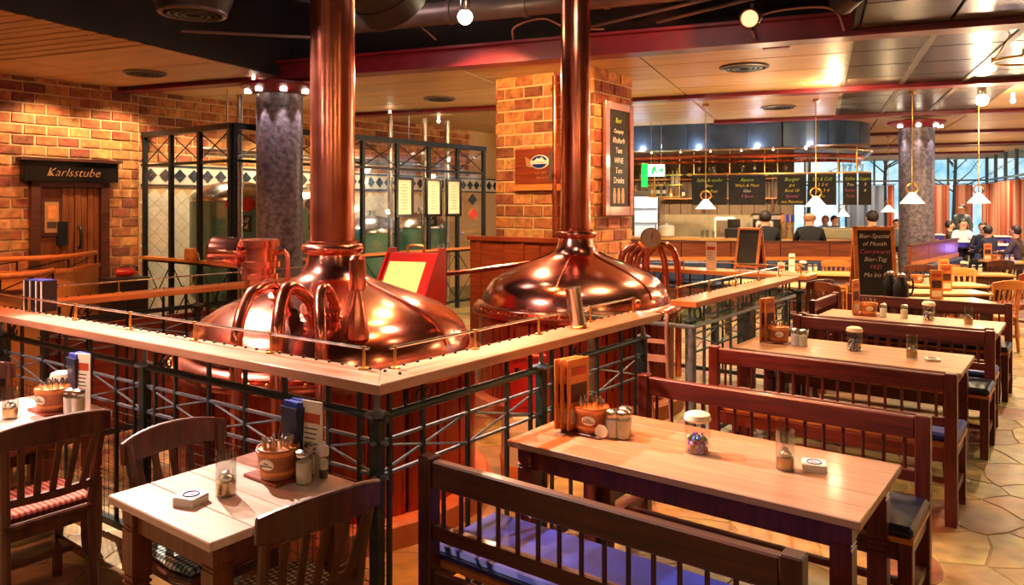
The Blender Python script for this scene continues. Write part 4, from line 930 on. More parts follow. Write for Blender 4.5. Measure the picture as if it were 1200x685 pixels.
bench('dark slat-back bench in the foreground with a bright blue seat cushion', -2.07, 2.17, 1.45, wood='dark_wood', post='shaded_post')  # shade on this unlit bench is put into its darker wood colours
bench('slat-back bench behind the front table, facing the camera', -2.06, 3.96, 1.49, flip=True, pad='black_pad')
bench('reddish slat-back bench in front of the second table', -2.08, 5.04, 1.49, pad='blue_pad')
bench('slat-back bench at the far side of the second table', -2.08, 6.93, 1.52, flip=True, pad='black_pad')
bench('slat-back bench with blue cushion in front of the third table', -2.08, 7.08, 1.5, pad='blue_pad')
bench('slat-back bench at the far side of the third table', -2.1, 8.95, 1.52, flip=True, pad='black_pad')
side = bench('slat-back bench end-on at the left end of the third table', 0, 0, .95, pad='black_pad'); side.location = W(-2.23, 8.03); side.rotation_euler = (0, 0, TA+R(90))
def chair(label, p, rz, seat='check_red', wood='chair_wood', H=.90, name='wooden_chair', group=None):
    """faces local +y"""
    o = thing(name, label, 'chair', p, rz, group)
    for s in (-1, 1):
        MB().tube([(s*.185, -.21, 0), (s*.182, -.185, .25), (s*.18, -.175, .45), (s*.19, -.2, .65), (s*.205, -.245, H-.03)], [.019, .022, .023, .02, .018], 8).build('back_leg', M[wood], o)
        MB().sq([(.016, 0), (.022, .42)], (s*.175, .18)).build('front_leg', M[wood], o)
        MB().b2((s*.178-.01, -.17, .17), (s*.178+.01, .17, .2)).build('side_stretcher', M[wood], o)
    MB().b2((-.17, -.01, .18), (.17, .012, .205)).build('stretcher', M[wood], o)
    n = 10; vs = []
    for i in range(n+1):                                                  # curved crest rail
        u = -1+2*i/n; x = u*.235; y = -.235-.05*(1-u*u); hh = .058*(1-.25*abs(u)**3); zc = H-.06+.018*(1-u*u)
        vs += [(x, y-.012, zc-hh), (x, y+.012, zc-hh), (x, y+.012-.008, zc+hh), (x, y-.012-.008, zc+hh)]
    fs = [(4*i+j, 4*i+(j+1) % 4, 4*i+4+(j+1) % 4, 4*i+4+j) for i in range(n) for j in range(4)]+[(3, 2, 1, 0), tuple(range(4*n, 4*n+4))]
    MB().add(vs, fs).build('crest_rail', M[wood], o, bevel=.005)
    n = 8; vs = []
    for i in range(n+1):
        u = -1+2*i/n; x = u*.178; y = -.185-.02*(1-u*u); vs += [(x, y-.01, .53), (x, y+.01, .53), (x, y+.01, .565), (x, y-.01, .565)]
    MB().add(vs, [(4*i+j, 4*i+(j+1) % 4, 4*i+4+(j+1) % 4, 4*i+4+j) for i in range(n) for j in range(4)]+[(3, 2, 1, 0), tuple(range(4*n, 4*n+4))]).build('lower_rail', M[wood], o)
    for k in range(5):
        u = -.72+.36*k; MB().bar((u*.178, -.2, .56), (u*.215, -.275, H-.1), .03, .012, up=(0, 1, 0)).build('slat', M[wood], o, bevel=.003)
    MB().prism([(-.2, -.2), (.2, -.2), (.225, .1), (.2, .21), (-.2, .21), (-.225, .1)], .425, .455).build('seat', M[wood], o, bevel=.008)
    MB().b2((-.165, -.17, .37), (.165, .17, .425)).build('seat_frame', M[wood], o)
    if seat: MB().prism([(-.19, -.17), (.19, -.17), (.21, .08), (.19, .2), (-.19, .2), (-.21, .08)], .456, .486).build('seat_pad', M[seat], o, bevel=.012)
    return o
chair('dark wooden chair at far left seen from behind, red checked pad', W(-3.93, 1.50), TA+R(90), 'check_red')
chair('dark wooden chair behind the small square table, green checked pad', W(-2.87, 1.74), TA-R(90), 'check_green')
chair('dark wooden chair at right of the small square table, brown checked pad', W(-2.26, 1.66), TA+R(84), 'check_brown')
chair('dark wooden chair at the left picture edge beyond the pale table', W(-5.0, 1.66), TA-R(90), None)
# ================================================================ TABLE-TOP THINGS
def on(t, x, y, dz=0):                                                    # a spot on a table, in the table's own frame
    c, s = math.cos(t.rotation_euler.z), math.sin(t.rotation_euler.z); return Vector((t.location.x+c*x-s*y, t.location.y+s*x+c*y, .75+dz))
PROTO = {}
def proto(key, fn):
    def make(p, rz=0, label=None, group=None):
        if key not in PROTO: PROTO[key] = fn(); o = PROTO[key]; o.location = p; o.rotation_euler = (o.rotation_euler.x, o.rotation_euler.y, rz)
        else: return dup(PROTO[key], p, rz, label, group)
        if label: o['label'] = label
        if group: o['group'] = group
        elif 'group' in o: del o['group']
        return o
    return make
def _bucket():
    o = thing('cutlery_bucket', '', 'bucket')
    MB().lathe([(.066, 0), (.07, .004), (.076, .06), (.084, .12), (.079, .12), (.07, .06), (.06, .012), (.0, .012)], 28).build('pot', M['terracotta'], o)
    MB().lathe([(.0695, .018), (.074, .02), (.075, .034), (.0715, .036)], 28).build('hoop', M['card_orange'], o); MB().lathe([(.079, .094), (.084, .096), (.0865, .112), (.0825, .114)], 28).build('hoop', M['card_orange'], o)
    e = MB().lathe([(.0, .004), (.03, .003), (.033, 0)], 20).build('oval_label', M['paper'], o, (0, -.0765, .066)); e.rotation_euler = (R(98), 0, 0); e.scale = (1, .72, 1)
    text('Das\nBräuhaus', .014, 'lettering', M['ink'], e, (0, .003, .0045), (0, 0, 0), 0)
    return o
bucket = proto('bucket', _bucket)
def _fork():
    o = MB().tube([(0, 0, -.08), (0, 0, .0), (.001, 0, .03), (.002, .001, .05), (.002, .001, .06)], [.003, .004, .009, .0105, .006], 8).build('fork', M['steel']); o.scale = (1, .45, 1); return tag(o, 'x', 'fork')
def _box(m='napkin_blue'):
    def f():
        o = thing('napkin_caddy', '', 'caddy'); MB().sq([(.036, 0), (.052, .27), (.048, .27), (.034, .02)]).build('holder', M['navy_box'], o)
        for k in range(4): MB().b2((-.044, -.04+.02*k, .15), (.044, -.024+.02*k, .292-.004*(k % 2))).build('napkin', M[m], o)
        return o
    return f
caddy = proto('caddy', _box())
def _menu():
    o = thing('menu_card', '', 'menu'); MB().b2((-.055, -.003, 0), (.055, .003, .30)).build('card', M['paper'], o)
    MB().b2((-.045, -.004, .21), (.045, -.003, .25)).build('printed_title', M['card_red'], o)
    for k in range(6): MB().b2((-.04, -.004, .185-.02*k), (.03-.006*(k % 3), -.003, .190-.02*k)).build('printed_line', M['ink'], o)
    return o
menu = proto('menu', _menu)
def _cardm():
    o = thing('menu_folder', '', 'menu'); MB().b2((-.08, -.006, 0), (.08, .006, .34)).build('cover', M['card_orange'], o, bevel=.003)
    MB().b2((-.06, -.0075, .13), (.06, -.006, .22)).build('picture', M['dark_wood'], o); MB().b2((-.055, -.0075, .26), (.055, -.006, .30)).build('title_bar', M['card_red'], o); MB().b2((-.06, -.0075, .03), (.06, -.006, .1)).build('text_block', M['paper'], o); return o
folder = proto('folder', _cardm)
def _salt(content, nm):
    def f():
        o = thing('glass_%s_shaker' % nm, '', 'shaker')
        MB().lathe([(.031, 0), (.034, .004), (.034, .1), (.03, .11)], 20).build('glass_jar', M['clear_glass'], o)
        MB().lathe([(.030, .004), (.031, .085), (.0, .087)], 18).build('filling', M[content], o)
        MB().lathe([(.033, .109), (.034, .116), (.032, .126), (.018, .134), (.0, .136)], 20).build('lid', M['steel'], o); return o
    return f
salt = proto('salt', _salt('sugar', 'salt')); sugar = proto('sugar', _salt('paper', 'sugar'))
def _pep():
    o = thing('pepper_mill', '', 'shaker'); MB().lathe([(.018, 0), (.02, .004), (.02, .085), (.018, .09)], 18).build('glass_body', M['clear_glass'], o)
    MB().lathe([(.016, .003), (.0175, .03), (.0, .032)], 16).build('peppercorns', M['pepper'], o); MB().lathe([(.0175, .036), (.0175, .07), (.0, .071)], 16).build('paper_label', M['paper'], o)
    MB().lathe([(.02, .09), (.021, .1), (.02, .125), (.012, .13), (.0, .13)], 18).build('lid', M['white_paint'], o); return o
pepper = proto('pepper', _pep)
def _lantern():
    o = thing('candle_glass', '', 'candle'); MB().lathe([(.034, 0), (.038, .003), (.038, .165), (.0365, .165), (.0365, .01), (.0, .01)], 24).build('glass_cylinder', M['clear_glass'], o)
    MB().lathe([(.034, .011), (.0355, .055), (.0, .057)], 22).build('golden_base', M['brass'], o); MB().lathe([(.025, .057), (.027, .072), (.013, .08), (.013, .09), (.0, .094)], 18).build('tealight', M['steel'], o); return o
lantern = proto('lantern', _lantern)
def _jar():
    o = thing('sweet_jar', '', 'jar'); MB().lathe([(.046, 0), (.054, .005), (.056, .12), (.048, .14), (.048, .15)], 26).build('glass_jar', M['clear_glass'], o)
    MB().lathe([(.054, .142), (.06, .15), (.054, .172), (.035, .18), (.0, .182)], 20).build('cloth_cover', M['paper'], o); MB().tube([(0.051*math.cos(R(a)), .051*math.sin(R(a)), .144) for a in range(0, 360, 24)], .003, 5, closed=True).build('string', M['cable'], o); return o
jar = proto('jar', _jar)
def _coaster():
    o = MB().prism([(-.04, -.047), (.04, -.047), (.047, -.04), (.047, .04), (.04, .047), (-.04, .047), (-.047, .04), (-.047, -.04)], 0, .0022).build('coaster', M['white_paint']); return tag(o, 'x', 'coaster')
def _sweet():
    o = MB().sph((0, 0, 0), .014, 8, 0, (1.2, 1, .8)).build('wrapped_sweet', M['sweet']); return tag(o, 'x', 'sweet')
def raw(key, fn):
    def mk(p, rot, label, group):
        if key not in PROTO: PROTO[key] = fn(); o = PROTO[key]
        else: o = PROTO[key].copy(); COL.objects.link(o)
        o.location = p; o.rotation_euler = rot; o['label'] = label; o['group'] = group; return o
    return mk
fork, coaster, sweet = raw('fork', _fork), raw('coaster', _coaster), raw('sweet', _sweet)
def setting(t, w, bx=None, n_fork=9, cad=None, men=(), fold=(), sal=None, sug=None, pep=None, lan=None, jr=None, cst=None, n_c=8, rz=0):
    r = t.rotation_euler.z
    if bx:
        p = on(t, *bx); MB_ = MB().b2((-.13, -.075, 0), (.09, .075, .012)).build('wooden_tray', M['red_wood'], None, p, r+rz, bevel=.003); tag(MB_, 'thin wooden tray under the cutlery bucket on '+w, 'tray')
        bucket(p+Vector((0, 0, .012)), r+R(20), 'terracotta cutlery bucket with oval label on '+w)
        for k in range(n_fork):
            a = 2*math.pi*k/n_fork; rr = .05 if k % 3 else .022; q = p+Vector((rr*math.cos(a), rr*math.sin(a), .012+.1)); fork(q, (rnd.uniform(-.1, .1), rnd.uniform(0, .2), a), 'steel fork standing in the cutlery bucket on '+w, 'forks in the bucket on '+w)
    if cad: caddy(on(t, *cad), r, 'dark blue caddy of blue napkins on '+w)
    for k, (x, y, a) in enumerate(men): menu(on(t, x, y), r+R(a), 'white menu card %s on %s' % (('standing by the cutlery', 'behind the first one')[k], w))
    for k, (x, y, a) in enumerate(fold): folder(on(t, x, y, .012), r+R(a), 'upright orange menu folder, %s, on %s' % (('first of the row', 'second of the row', 'third of the row')[k], w))
    if sug: sugar(on(t, *sug), 0, 'glass sugar shaker with metal lid on '+w)
    if sal: salt(on(t, *sal), 0, 'glass salt shaker with metal lid on '+w)
    if pep: pepper(on(t, *pep), 0, 'slim pepper mill with dark corns on '+w)
    if lan: lantern(on(t, *lan), 0, 'candle glass with golden base on '+w)
    if jr:
        p = on(t, *jr); jar(p, 0, 'lidded glass jar of wrapped sweets on '+w)
        for k in range(21):
            rr = .033 if k % 7 else 0; a = k*2.4; sweet(p+Vector((rr*math.cos(a), rr*math.sin(a), .018+.024*(k//7)+rnd.uniform(0, .004)+(.004 if k % 2 else 0))), (rnd.random(), rnd.random(), a), 'wrapped sweet inside the glass jar on '+w, 'sweets in the jar on '+w)
    if cst:
        p = on(t, *cst)
        for k in range(n_c):
            c = coaster(p+Vector((rnd.uniform(-.002, .002), rnd.uniform(-.002, .002), .0022*k*1.75)), (0, 0, r+R(18)+rnd.uniform(-.05, .05)), 'white octagonal coaster in the stack on '+w if k < n_c-1 else 'top coaster of the stack with blue ring emblem, on '+w, 'coasters on '+w)
            c.scale = (1, 1, 1.7)
        r0 = MB().tube([(.028*math.cos(R(q)), .028*math.sin(R(q)), .0024) for q in range(0, 360, 20)], .0022, 5, closed=True).build('ring_emblem', M['emblem_blue'], c)
        MB().b2((-.012, -.006, .0021), (.012, .006, .0027)).build('emblem_bar', M['violet_metal'], c); c['category'] = 'coaster'
setting(T0, 'the small square table', (.365, .50), 14, (.35, .61), ((.44, .61, 8),), (), (.43, .62), (.49, .53), (.506, .615), (.36, .27), None, (.32, .15))
setting(TL, 'the table at the left edge', (.46, .46), 12, (.46, .60), ((.54, .58, 15),), (), (.57, .50), (.62, .52), None, (.43, .27), (.33, .56), None)
setting(T1, 'the front long table', (.262, .33), 12, None, (), ((.13, .31, 78), (.155, .32, 80), (.185, .33, 82)), (.375, .33), (.425, .345), None, (1.17, .376), (.79, .363), (1.265, .45))
setting(T2, 'the second long table', (.24, .40), 8, None, (), ((.13, .40, 80), (.16, .42, 82)), (.38, .36), (.44, .36), None, (1.20, .36), (.80, .42), (1.33, .36), 4)
setting(T3, 'the third long table', (.42, .45), 8, None, (), ((.30, .45, 80),), (.56, .42), (.74, .45), None, (1.28, .42), (.95, .46), None)
salt(on(T1, .40, .41), 0, 'second salt shaker behind the sugar on the front long table')
o = PROTO['bucket']
leaf = MB().xz([(-.035, .0), (-.02, .03), (.01, .038), (.035, .02), (.03, -.012), (.0, -.03), (-.025, -.022)], -.001, .001).build('paper_tag', M['paper'], None, on(T1, .352, .265, .06), TA); leaf.rotation_euler = (0, R(15), TA); tag(leaf, 'round paper tag leaning against the bucket on the front long table', 'tag'); leaf.location.z = .785
# black caddy on the far left ledge
o = thing('black_caddy', 'black box with white edges standing on the left end of the bar ledge', 'caddy', W(-5.55, 2.16, 1.15), TA+R(8))
MB().b2((-.1, -.05, 0), (.1, .05, .2)).build('box', M['plastic_black'], o)
for x in (-.1, -.03, .04, .1): MB().b2((x-.004, -.056, 0), (x+.004, -.05, .2)).build('edge_strip', M['white_paint'], o)
MB().b2((-.095, -.045, .2), (.095, .045, .206)).build('napkin', M['napkin_blue'], o)
# menu leaflets and small things on far ledges
menu(W(-3.25, 7.9, 1.15), TA+R(10), 'picture menu standing on the wide orange ledge'); PROTO['menu']
def aboard(label, p, rz, w, h, lines, frame='orange_wood', spread=.2, size=.1):
    o = thing('easel_board', label, 'chalkboard', p, rz); t = math.atan(spread/h)
    for nm, sgn in (('front', -1), ('back', 1)):
        e = bpy.data.objects.new('%s_leaf' % nm, None); COL.objects.link(e); e.parent = o; e.location = (0, 0, h); e.rotation_euler = (sgn*-t*-1 if sgn > 0 else -t, 0, 0)
        for (lo, hi) in (((-w/2, -.012, -h), (-w/2+w*.1, .012, 0)), ((w/2-w*.1, -.012, -h), (w/2, .012, 0)), ((-w/2, -.012, -w*.1), (w/2, .012, 0)), ((-w/2, -.012, -h*.93), (w/2, .012, -h*.93+w*.1))): MB().b2(lo, hi).build('frame_bar', M[frame], e, bevel=.003)
        s = MB().b2((-w/2+w*.1, -.006, -h*.9), (w/2-w*.1, .006, -w*.1)).build('slate', M['chalk_black'], e)
        if nm == 'front':
            for k, (l, m) in enumerate(lines): text(l, size, 'lettering', M[m], e, (0, -.0085, -w*.1-size*1.25*(k+1)), (R(90), 0, 0), .3)
    return o
aboard('small chalkboard stand on the wide orange ledge in front of the bar', W(-2.83, 7.93, 1.15), TA+R(-4), .26, .46, (), 'orange_wood', .12)
aboard('large orange framed chalkboard easel with handwritten text by the third table', Vector((4.55, 9.6, 0)), R(-6), .50, 1.58, (('Bier-Spezial', 'chalk_white'), ('of Month', 'chalk_white'), ('Currywurst', 'chalk_pink'), ('Bier-Tag', 'chalk_white'), ('FREI', 'chalk_pink'), ('Mo bis Fr', 'chalk_white')), 'orange_wood', .22, .078)
# ================================================================ BAR
def sx(x, t): r = (x-600)/F_PX; return t*(UB[0]*r-VB[0])/(VB[1]-UB[1]*r)      # place along the bar seen at picture column x
TB = 16.4
def barpath(t0, s0, s1, rad, t1, n=10):
    return [(s0, t0), (s1-rad, t0)]+[(s1-rad+rad*math.sin(R(90*i/n)), t0+rad-rad*math.cos(R(90*i/n))) for i in range(1, n+1)]+[(s1, t1)]
cn = thing('bar_canopy', 'dark blue curved metal canopy over the bar', 'canopy', (0, 0, 0), BA)
pts = barpath(TB, -6.2, 1.0, 1.7, 20); L = [pts[0]]
seg = [(-6.2, -5.0), (-5.0, -3.8), (-3.8, -2.6), (-2.6, -1.4), (-1.4, -.72)]
for a, b in seg: MB().b2((a+.004, TB, 3.03), (b-.004, TB+.06, 3.58)).build('canopy_panel', M['canopy_blue'], cn)
for k in range(3):
    ar = [R(30*k+.3+29.4*i/6) for i in range(7)]; c = (1-1.7, TB+1.7)
    MB().prism([(c[0]+1.7*math.sin(a), c[1]-1.7*math.cos(a)) for a in ar]+[(c[0]+1.64*math.sin(a), c[1]-1.64*math.cos(a)) for a in ar[::-1]], 3.03, 3.58).build('canopy_panel', M['canopy_blue'], cn)
MB().b2((.94, TB+1.7, 3.03), (1.0, 20.2, 3.58)).build('canopy_panel', M['canopy_blue'], cn)
MB().tube([(x, y-.05 if i < 2 else y, 3.0) for i, (x, y) in enumerate(barpath(TB-.02, -6.2, 1.03, 1.73, 20))], .028, 8).build('light_rail', M['steel'], cn)
MB().tube([(x, y, 2.87) for x, y in barpath(TB+.15, -6.2, .85, 1.55, 20)], .045, 8).build('copper_rail', M['copper_pipe'], cn)
MB().tube([(x, y, 2.76) for x, y in barpath(TB+.2, -6.2, .8, 1.5, 20)], .03, 8).build('lower_rail', M['copper_old'], cn)
MB().b2((-6.2, TB+.08, 3.02), (.9, 20, 3.06)).build('soffit', M['dark_wood'], cn)
for k in range(9):
    s = -4.6+.62*k; 
    if s < .3: MB().lathe([(.018, 2.96), (.022, 2.99), (.022, 3.02)], 8, (s, TB-.07, 0)).build('downlight', M['bulb_white'], cn)
bc = thing('bar_counter', 'long bar counter with pale top and red wood front below the canopy', 'counter', (0, 0, 0), BA)
MB().prism(barpath(TB, -6.2, 1.0, 1.6, 19.6)+barpath(TB+.65, -6.2, .35, 1.0, 19.6)[::-1], 1.1, 1.15).build('counter_top', M['far_top'], bc)
for k in range(8): MB().b2((-6.2+.68*k+.004, TB+.15, .05), (-6.2+.68*k+.676, TB+.2, 1.1)).build('front_panel', M['red_wood'], bc, bevel=.008)
MB().prism([(x, y) for x, y in barpath(TB+.16, -.72, .85, 1.5, 19.6)]+barpath(TB+.2, -.72, .8, 1.45, 19.6)[::-1], .05, 1.1).build('curved_front', M['red_wood'], bc)
MB().tube([(-6.2, TB+.05, .2), (-.7, TB+.05, .2)], .02, 8).build('foot_rail', M['brass'], bc)
rods = thing('hanging_rack', 'brass rod rack carrying glass shelf and menu boards over the bar', 'rack', (0, 0, 0), BA)
for x in (767, 796, 813, 855, 896, 911, 946, 982, 1004): MB().cyl((sx(x, 17), 17, 2.0 if x < 800 else 2.5), (sx(x, 17), 17, 3.02), .016, 8).build('rod', M['brass'], rods)
for z, x0, x1 in ((2.5, 805, 1020), (2.28, 760, 800), (2.5, 760, 800), (2.02, 760, 800)): MB().b2((sx(x0, 17), 16.9, z), (sx(x1, 17), 17.15, z+.025)).build('shelf', M['brass'], rods)
txts = [(('Salat & mehr', 'chalk_green'), ('Bier', 'chalk_yellow'), ('vom Fass', 'chalk_yellow'), ('heute', 'chalk_pink')), (('Apero', 'chalk_green'), ('Wein & Most', 'chalk_yellow'), ('Glas', 'chalk_white'), ('3 Euro', 'chalk_pink')),
        (('Burger', 'chalk_green'), ('gut', 'chalk_yellow'), ('Rind 10', 'chalk_yellow'), ('Spezial', 'chalk_pink'), ('mit Pommes', 'chalk_yellow')), (('Saft & Cola', 'chalk_green'), ('2 3 4', 'chalk_yellow'), ('gut 3 4', 'chalk_yellow'), ('Eis', 'chalk_yellow')),
        (('Kaffee', 'chalk_green'), ('Tee', 'chalk_white'), ('Kuchen', 'chalk_pink'), ('Torte', 'chalk_pink')), (('Suppen', 'chalk_green'), ('5', 'chalk_white'), ('6', 'chalk_white'))]
names = ['leftmost', 'second from left', 'third from left', 'fourth from left', 'narrow second from right', 'narrow rightmost']
for k, (x0, x1) in enumerate(((811, 852), (854, 897), (911, 945), (947, 980), (988, 1004), (1006, 1021))):
    a, b = sx(x0, 16.9), sx(x1, 16.9); w = b-a
    o = thing('menu_board', 'hanging chalk menu board over the bar, '+names[k], 'chalkboard', B((a+b)/2, 16.88, 1.85), BA, 'chalk menu boards over the bar')
    MB().b2((-w/2, -.012, 0), (w/2, .012, .64)).build('slate', M['chalk_black'], o); MB().b2((-w/2, -.018, .62), (w/2, .018, .65)).build('hanging_bar', M['dark_wood'], o)
    for j, (l, m) in enumerate(txts[k]): text(l, .105 if j == 0 else .09, 'lettering', M[m], o, (0, -.015, .5-.115*j), (R(90), 0, 0), .3, sx=min(1, w*.9/(len(l)*.055)))
def bottle(p, h, label, group):
    o = thing('bottle', label, 'bottle', p, 0, group); r = h*.14
    MB().lathe([(r*.9, 0), (r, .01), (r, h*.58), (r*.4, h*.76), (r*.36, h)], 14).build('glass', M['bottle_mix'], o); MB().lathe([(r*1.02, h*.18), (r*1.02, h*.46)], 14).build('label', M['paper'], o); MB().lathe([(r*.4, h*.95), (r*.4, h*1.02), (.0, h*1.02)], 10).build('cap', M['brass'], o); return o
b0 = bottle(B(sx(788, 17), 17.02, 2.305), .3, 'dark bottle on the small brass shelf by the exit sign, left', 'bottles on the brass shelf'); dup(b0, B(sx(793, 17), 17.02, 2.305), 0, 'dark bottle on the small brass shelf by the exit sign, right')
for k, x in enumerate((763, 770, 777, 764, 771, 778)): dup(b0, B(sx(x, 17), 17.02, (2.525, 2.045)[k // 3]), 0, 'bottle on the %s brass shelf, %s of three' % (('upper', 'lower')[k//3], ('left', 'middle', 'right')[k % 3]))
def gl():
    o = thing('beer_glass', 'beer glass on the shelf above the menu boards, first', 'glass'); MB().lathe([(.035, 0), (.04, .01), (.03, .05), (.045, .16), (.042, .16), (.02, .04), (.0, .03)], 14).build('bowl', M['clear_glass'], o); MB().lathe([(.038, 0), (.041, .012), (.03, .014)], 14).build('foot', M['clear_glass'], o); return o
g0 = gl(); g0.location = B(sx(819, 17), 17.02, 2.525); g0['group'] = 'glasses above the menu boards'
for k, x in enumerate((832, 836, 870, 884, 920, 990, 996, 1010)): dup(g0, B(sx(x, 17), 17.02, 2.525), 0, 'beer glass on the shelf above the menu boards, %s from left' % ('second', 'third', 'fourth', 'fifth', 'sixth', 'seventh', 'eighth', 'ninth')[k])
ex = thing('exit_sign', 'lit green and white exit sign hanging at the bar', 'sign', B(sx(769, 15.6), 15.6, 2.44), BA+R(12))
MB().b2((-.17, -.03, 0), (.17, .03, .24)).build('light_box', M['exit_white'], ex)
MB().b2((-.30, -.035, -.22), (-.172, .035, .26)).build('green_panel', M['exit_green'], ex)
MB().xz([(-.1, .04), (-.05, .04), (-.04, .12), (0, .06), (.03, .06), (-.01, .15), (-.02, .2), (-.06, .2), (-.09, .12)], -.035, -.03).build('running_figure', M['exit_green'], ex)
MB().xz([(.04, .1), (.1, .1), (.1, .06), (.15, .12), (.1, .18), (.1, .14), (.04, .14)], -.035, -.03).build('arrow', M['exit_green'], ex)
for s in (-.1, .1): MB().cyl((s, 0, .24), (s, 0, 1.15), .006, 6).build('hanger', M['steel'], ex)
point(B(sx(769, 15.6), 15.3, 2.4), 4, (.2, 1, .4))
# kitchen behind the bar
kc = thing('back_counter', 'steel back counter with cupboards in the bar kitchen', 'counter', (0, 0, 0), BA)
MB().b2((-6.0, 19.5, .9), (-.7, 20.35, .95)).build('worktop', M['steel'], kc)
for k in range(8): MB().b2((-6.0+.66*k+.005, 19.55, .05), (-6.0+.66*k+.655, 20.35, .9)).build('door', M['far_top'], kc, bevel=.01)
for k in range(26): pass
sp_ = struct(MB().b2((-6.5, 20.3, .95), (-.65, 20.38, 1.6)).build('trim_9', M['splash_tile'], None, (0, 0, 0), BA))
ws = thing('wall_shelf', 'wooden wall shelves with bottles in the bar kitchen', 'shelf', (0, 0, 0), BA)
for z in (2.0, 2.5): MB().b2((-6.3, 20.1, z), (-1.0, 20.4, z+.03)).build('board', M['orange_wood'], ws)
for s in (-6.2, -4.5, -2.8, -1.1): MB().b2((s-.02, 20.12, 1.7), (s+.02, 20.4, 2.7)).build('bracket', M['dark_wood'], ws)
for k in range(22):
    z = (2.03, 2.53)[k % 2]; s = -4.6+.16*k; dup(b0, B(s, 20.22, z), 0, 'bottle on the kitchen wall shelf behind the menu boards', 'bottles on the kitchen wall shelf', (1, 1, rnd.uniform(.85, 1.2)))
fr = thing('doorway_glow', 'tall glowing panel standing in for the lit doorway at the left end of the bar', 'doorway', B(sx(757, 18.6), 18.6), BA)  # glowing cabinet made up to give the brightness of a lit doorway
MB().b2((-.35, 0, .05), (.35, .6, 2.2)).build('cabinet', M['steel'], fr); MB().b2((-.28, -.02, .2), (.28, 0, 2.05)).build('glow_panel', M['cool_light'], fr); MB().cyl((.25, -.06, .8), (.25, -.06, 1.4), .015, 8).build('handle', M['steel'], fr)
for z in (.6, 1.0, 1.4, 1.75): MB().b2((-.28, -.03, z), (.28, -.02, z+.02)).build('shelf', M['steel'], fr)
def boxy(name, label, cat, x, t, z, w, d, h, m, extra):
    o = thing(name, label, cat, B(sx(x, t), t, z), BA); MB().b2((-w/2, -d/2, .015), (w/2, d/2, h)).build('body', M[m], o, bevel=min(w, h)*.08)
    for (nm, lo, hi, mm) in extra: MB().b2(lo, hi).build(nm, M[mm], o)
    for s in (-1, 1): MB().b2((s*w*.4-.02, -d*.4, 0), (s*w*.4+.02, d*.4, .016)).build('foot', M['plastic_black'], o)
    return o
boxy('coffee_machine', 'white coffee machine on the bar counter', 'machine', 896, 17.0, 1.15, .34, .3, .36, 'white_paint', (('front_panel', (-.12, -.17, .08), (.12, -.15, .3), 'steel'), ('spout', (-.02, -.2, .12), (.02, -.16, .2), 'plastic_black'), ('tray', (-.12, -.24, .02), (.12, -.15, .05), 'steel')))
boxy('till', 'black till with tilted screen on the bar counter', 'till', 860, 16.8, 1.15, .34, .32, .2, 'plastic_black', (('screen', (-.13, -.02, .2), (.13, .02, .4), 'screen_dark'), ('key_field', (-.12, -.15, .2), (.12, -.04, .21), 'duct_grey')))
boxy('paper_stack_box', 'white storage box on the back counter behind the bar', 'box', 850, 19.8, .95, .5, .4, .6, 'white_paint', (('door', (-.2, -.21, .08), (.2, -.2, .52), 'steel'), ('handle', (.15, -.23, .2), (.18, -.21, .4), 'iron')))
boxy('steel_oven', 'steel oven on the back counter behind the bar', 'oven', 900, 19.8, .95, .8, .5, .7, 'steel', (('glass_door', (-.33, -.26, .15), (.33, -.25, .55), 'screen_dark'), ('handle', (-.3, -.29, .58), (.3, -.26, .6), 'steel')))
boxy('display_case', 'pale glass display case at the right end of the bar counter', 'display case', 985, 17.3, 1.15, .8, .4, .22, 'paper', (('glass_front', (-.38, -.215, .03), (.38, -.205, .2), 'clear_glass'), ('top_plate', (-.41, -.21, .22), (.41, .21, .235), 'steel')))
o = thing('soup_pot', 'round white pot on the bar counter beside the copper gauge', 'pot', B(sx(781, 16.75), 16.75, 1.15), BA)
MB().lathe([(.12, 0), (.17, .03), (.18, .16), (.17, .2), (.185, .21)], 24).build('pot', M['white_paint'], o); MB().lathe([(.18, .21), (.15, .25), (.03, .27), (.03, .3), (.0, .3)], 24).build('lid', M['white_paint'], o)
for k, (x, m) in enumerate(((917, 'card_orange'), (923, 'violet_metal'), (929, 'emblem_blue'))):
    o = thing('beer_tap', '%s beer tap on the bar counter between the seated guests' % ('orange', 'violet', 'blue')[k], 'tap', B(sx(x, 16.8), 16.8, 1.15), BA)
    MB().lathe([(.05, 0), (.05, .02), (.025, .03), (.025, .3), (.04, .31), (.04, .34), (.0, .35)], 14).build('column', M['brass'], o); MB().box((0, -.03, .42), (.07, .03, .16)).build('tap_handle', M[m], o, bevel=.01); MB().cyl((0, 0, .25), (0, -.12, .22), .012, 8).build('nozzle', M['steel'], o)
for k, x in enumerate((823, 829, 836, 915)): dup(g0, B(sx(x, 16.7), 16.7, 1.15), 0, 'glass standing on the bar counter, %s from left' % ('first', 'second', 'third', 'fourth')[k], 'glasses on the bar counter')
# ================================================================ BOOTHS
def booth(label, p0, p1, n, flip=False):
    d = Vector(p1)-Vector(p0); L = d.length; o = thing('booth_bench', label, 'booth', (p0[0], p0[1], 0), math.atan2(d.y, d.x))
    for k in range(n):
        a, b = L*k/n+.006, L*(k+1)/n-.006
        MB().b2((a, 0, .82), (b, .05, 1.16)).build('back_panel', M['booth_wood'], o, bevel=.006); MB().b2((a, -.10, .46), (b, 0, .82)).build('back_cushion', M['navy_pad'], o, bevel=.03); MB().b2((a, -.5, .38), (b, -.02, .47)).build('seat_cushion', M['navy_pad'], o, bevel=.03)
    MB().b2((0, -.02, 1.16), (L, .07, 1.19)).build('cap_rail', M['dark_wood'], o); MB().b2((0, -.46, 0), (L, .05, .38)).build('base', M['dark_wood'], o); MB().b2((0, -.012, .83), (L, .0, .9)).build('trim_strip', M['orange_wood'], o)
    return o
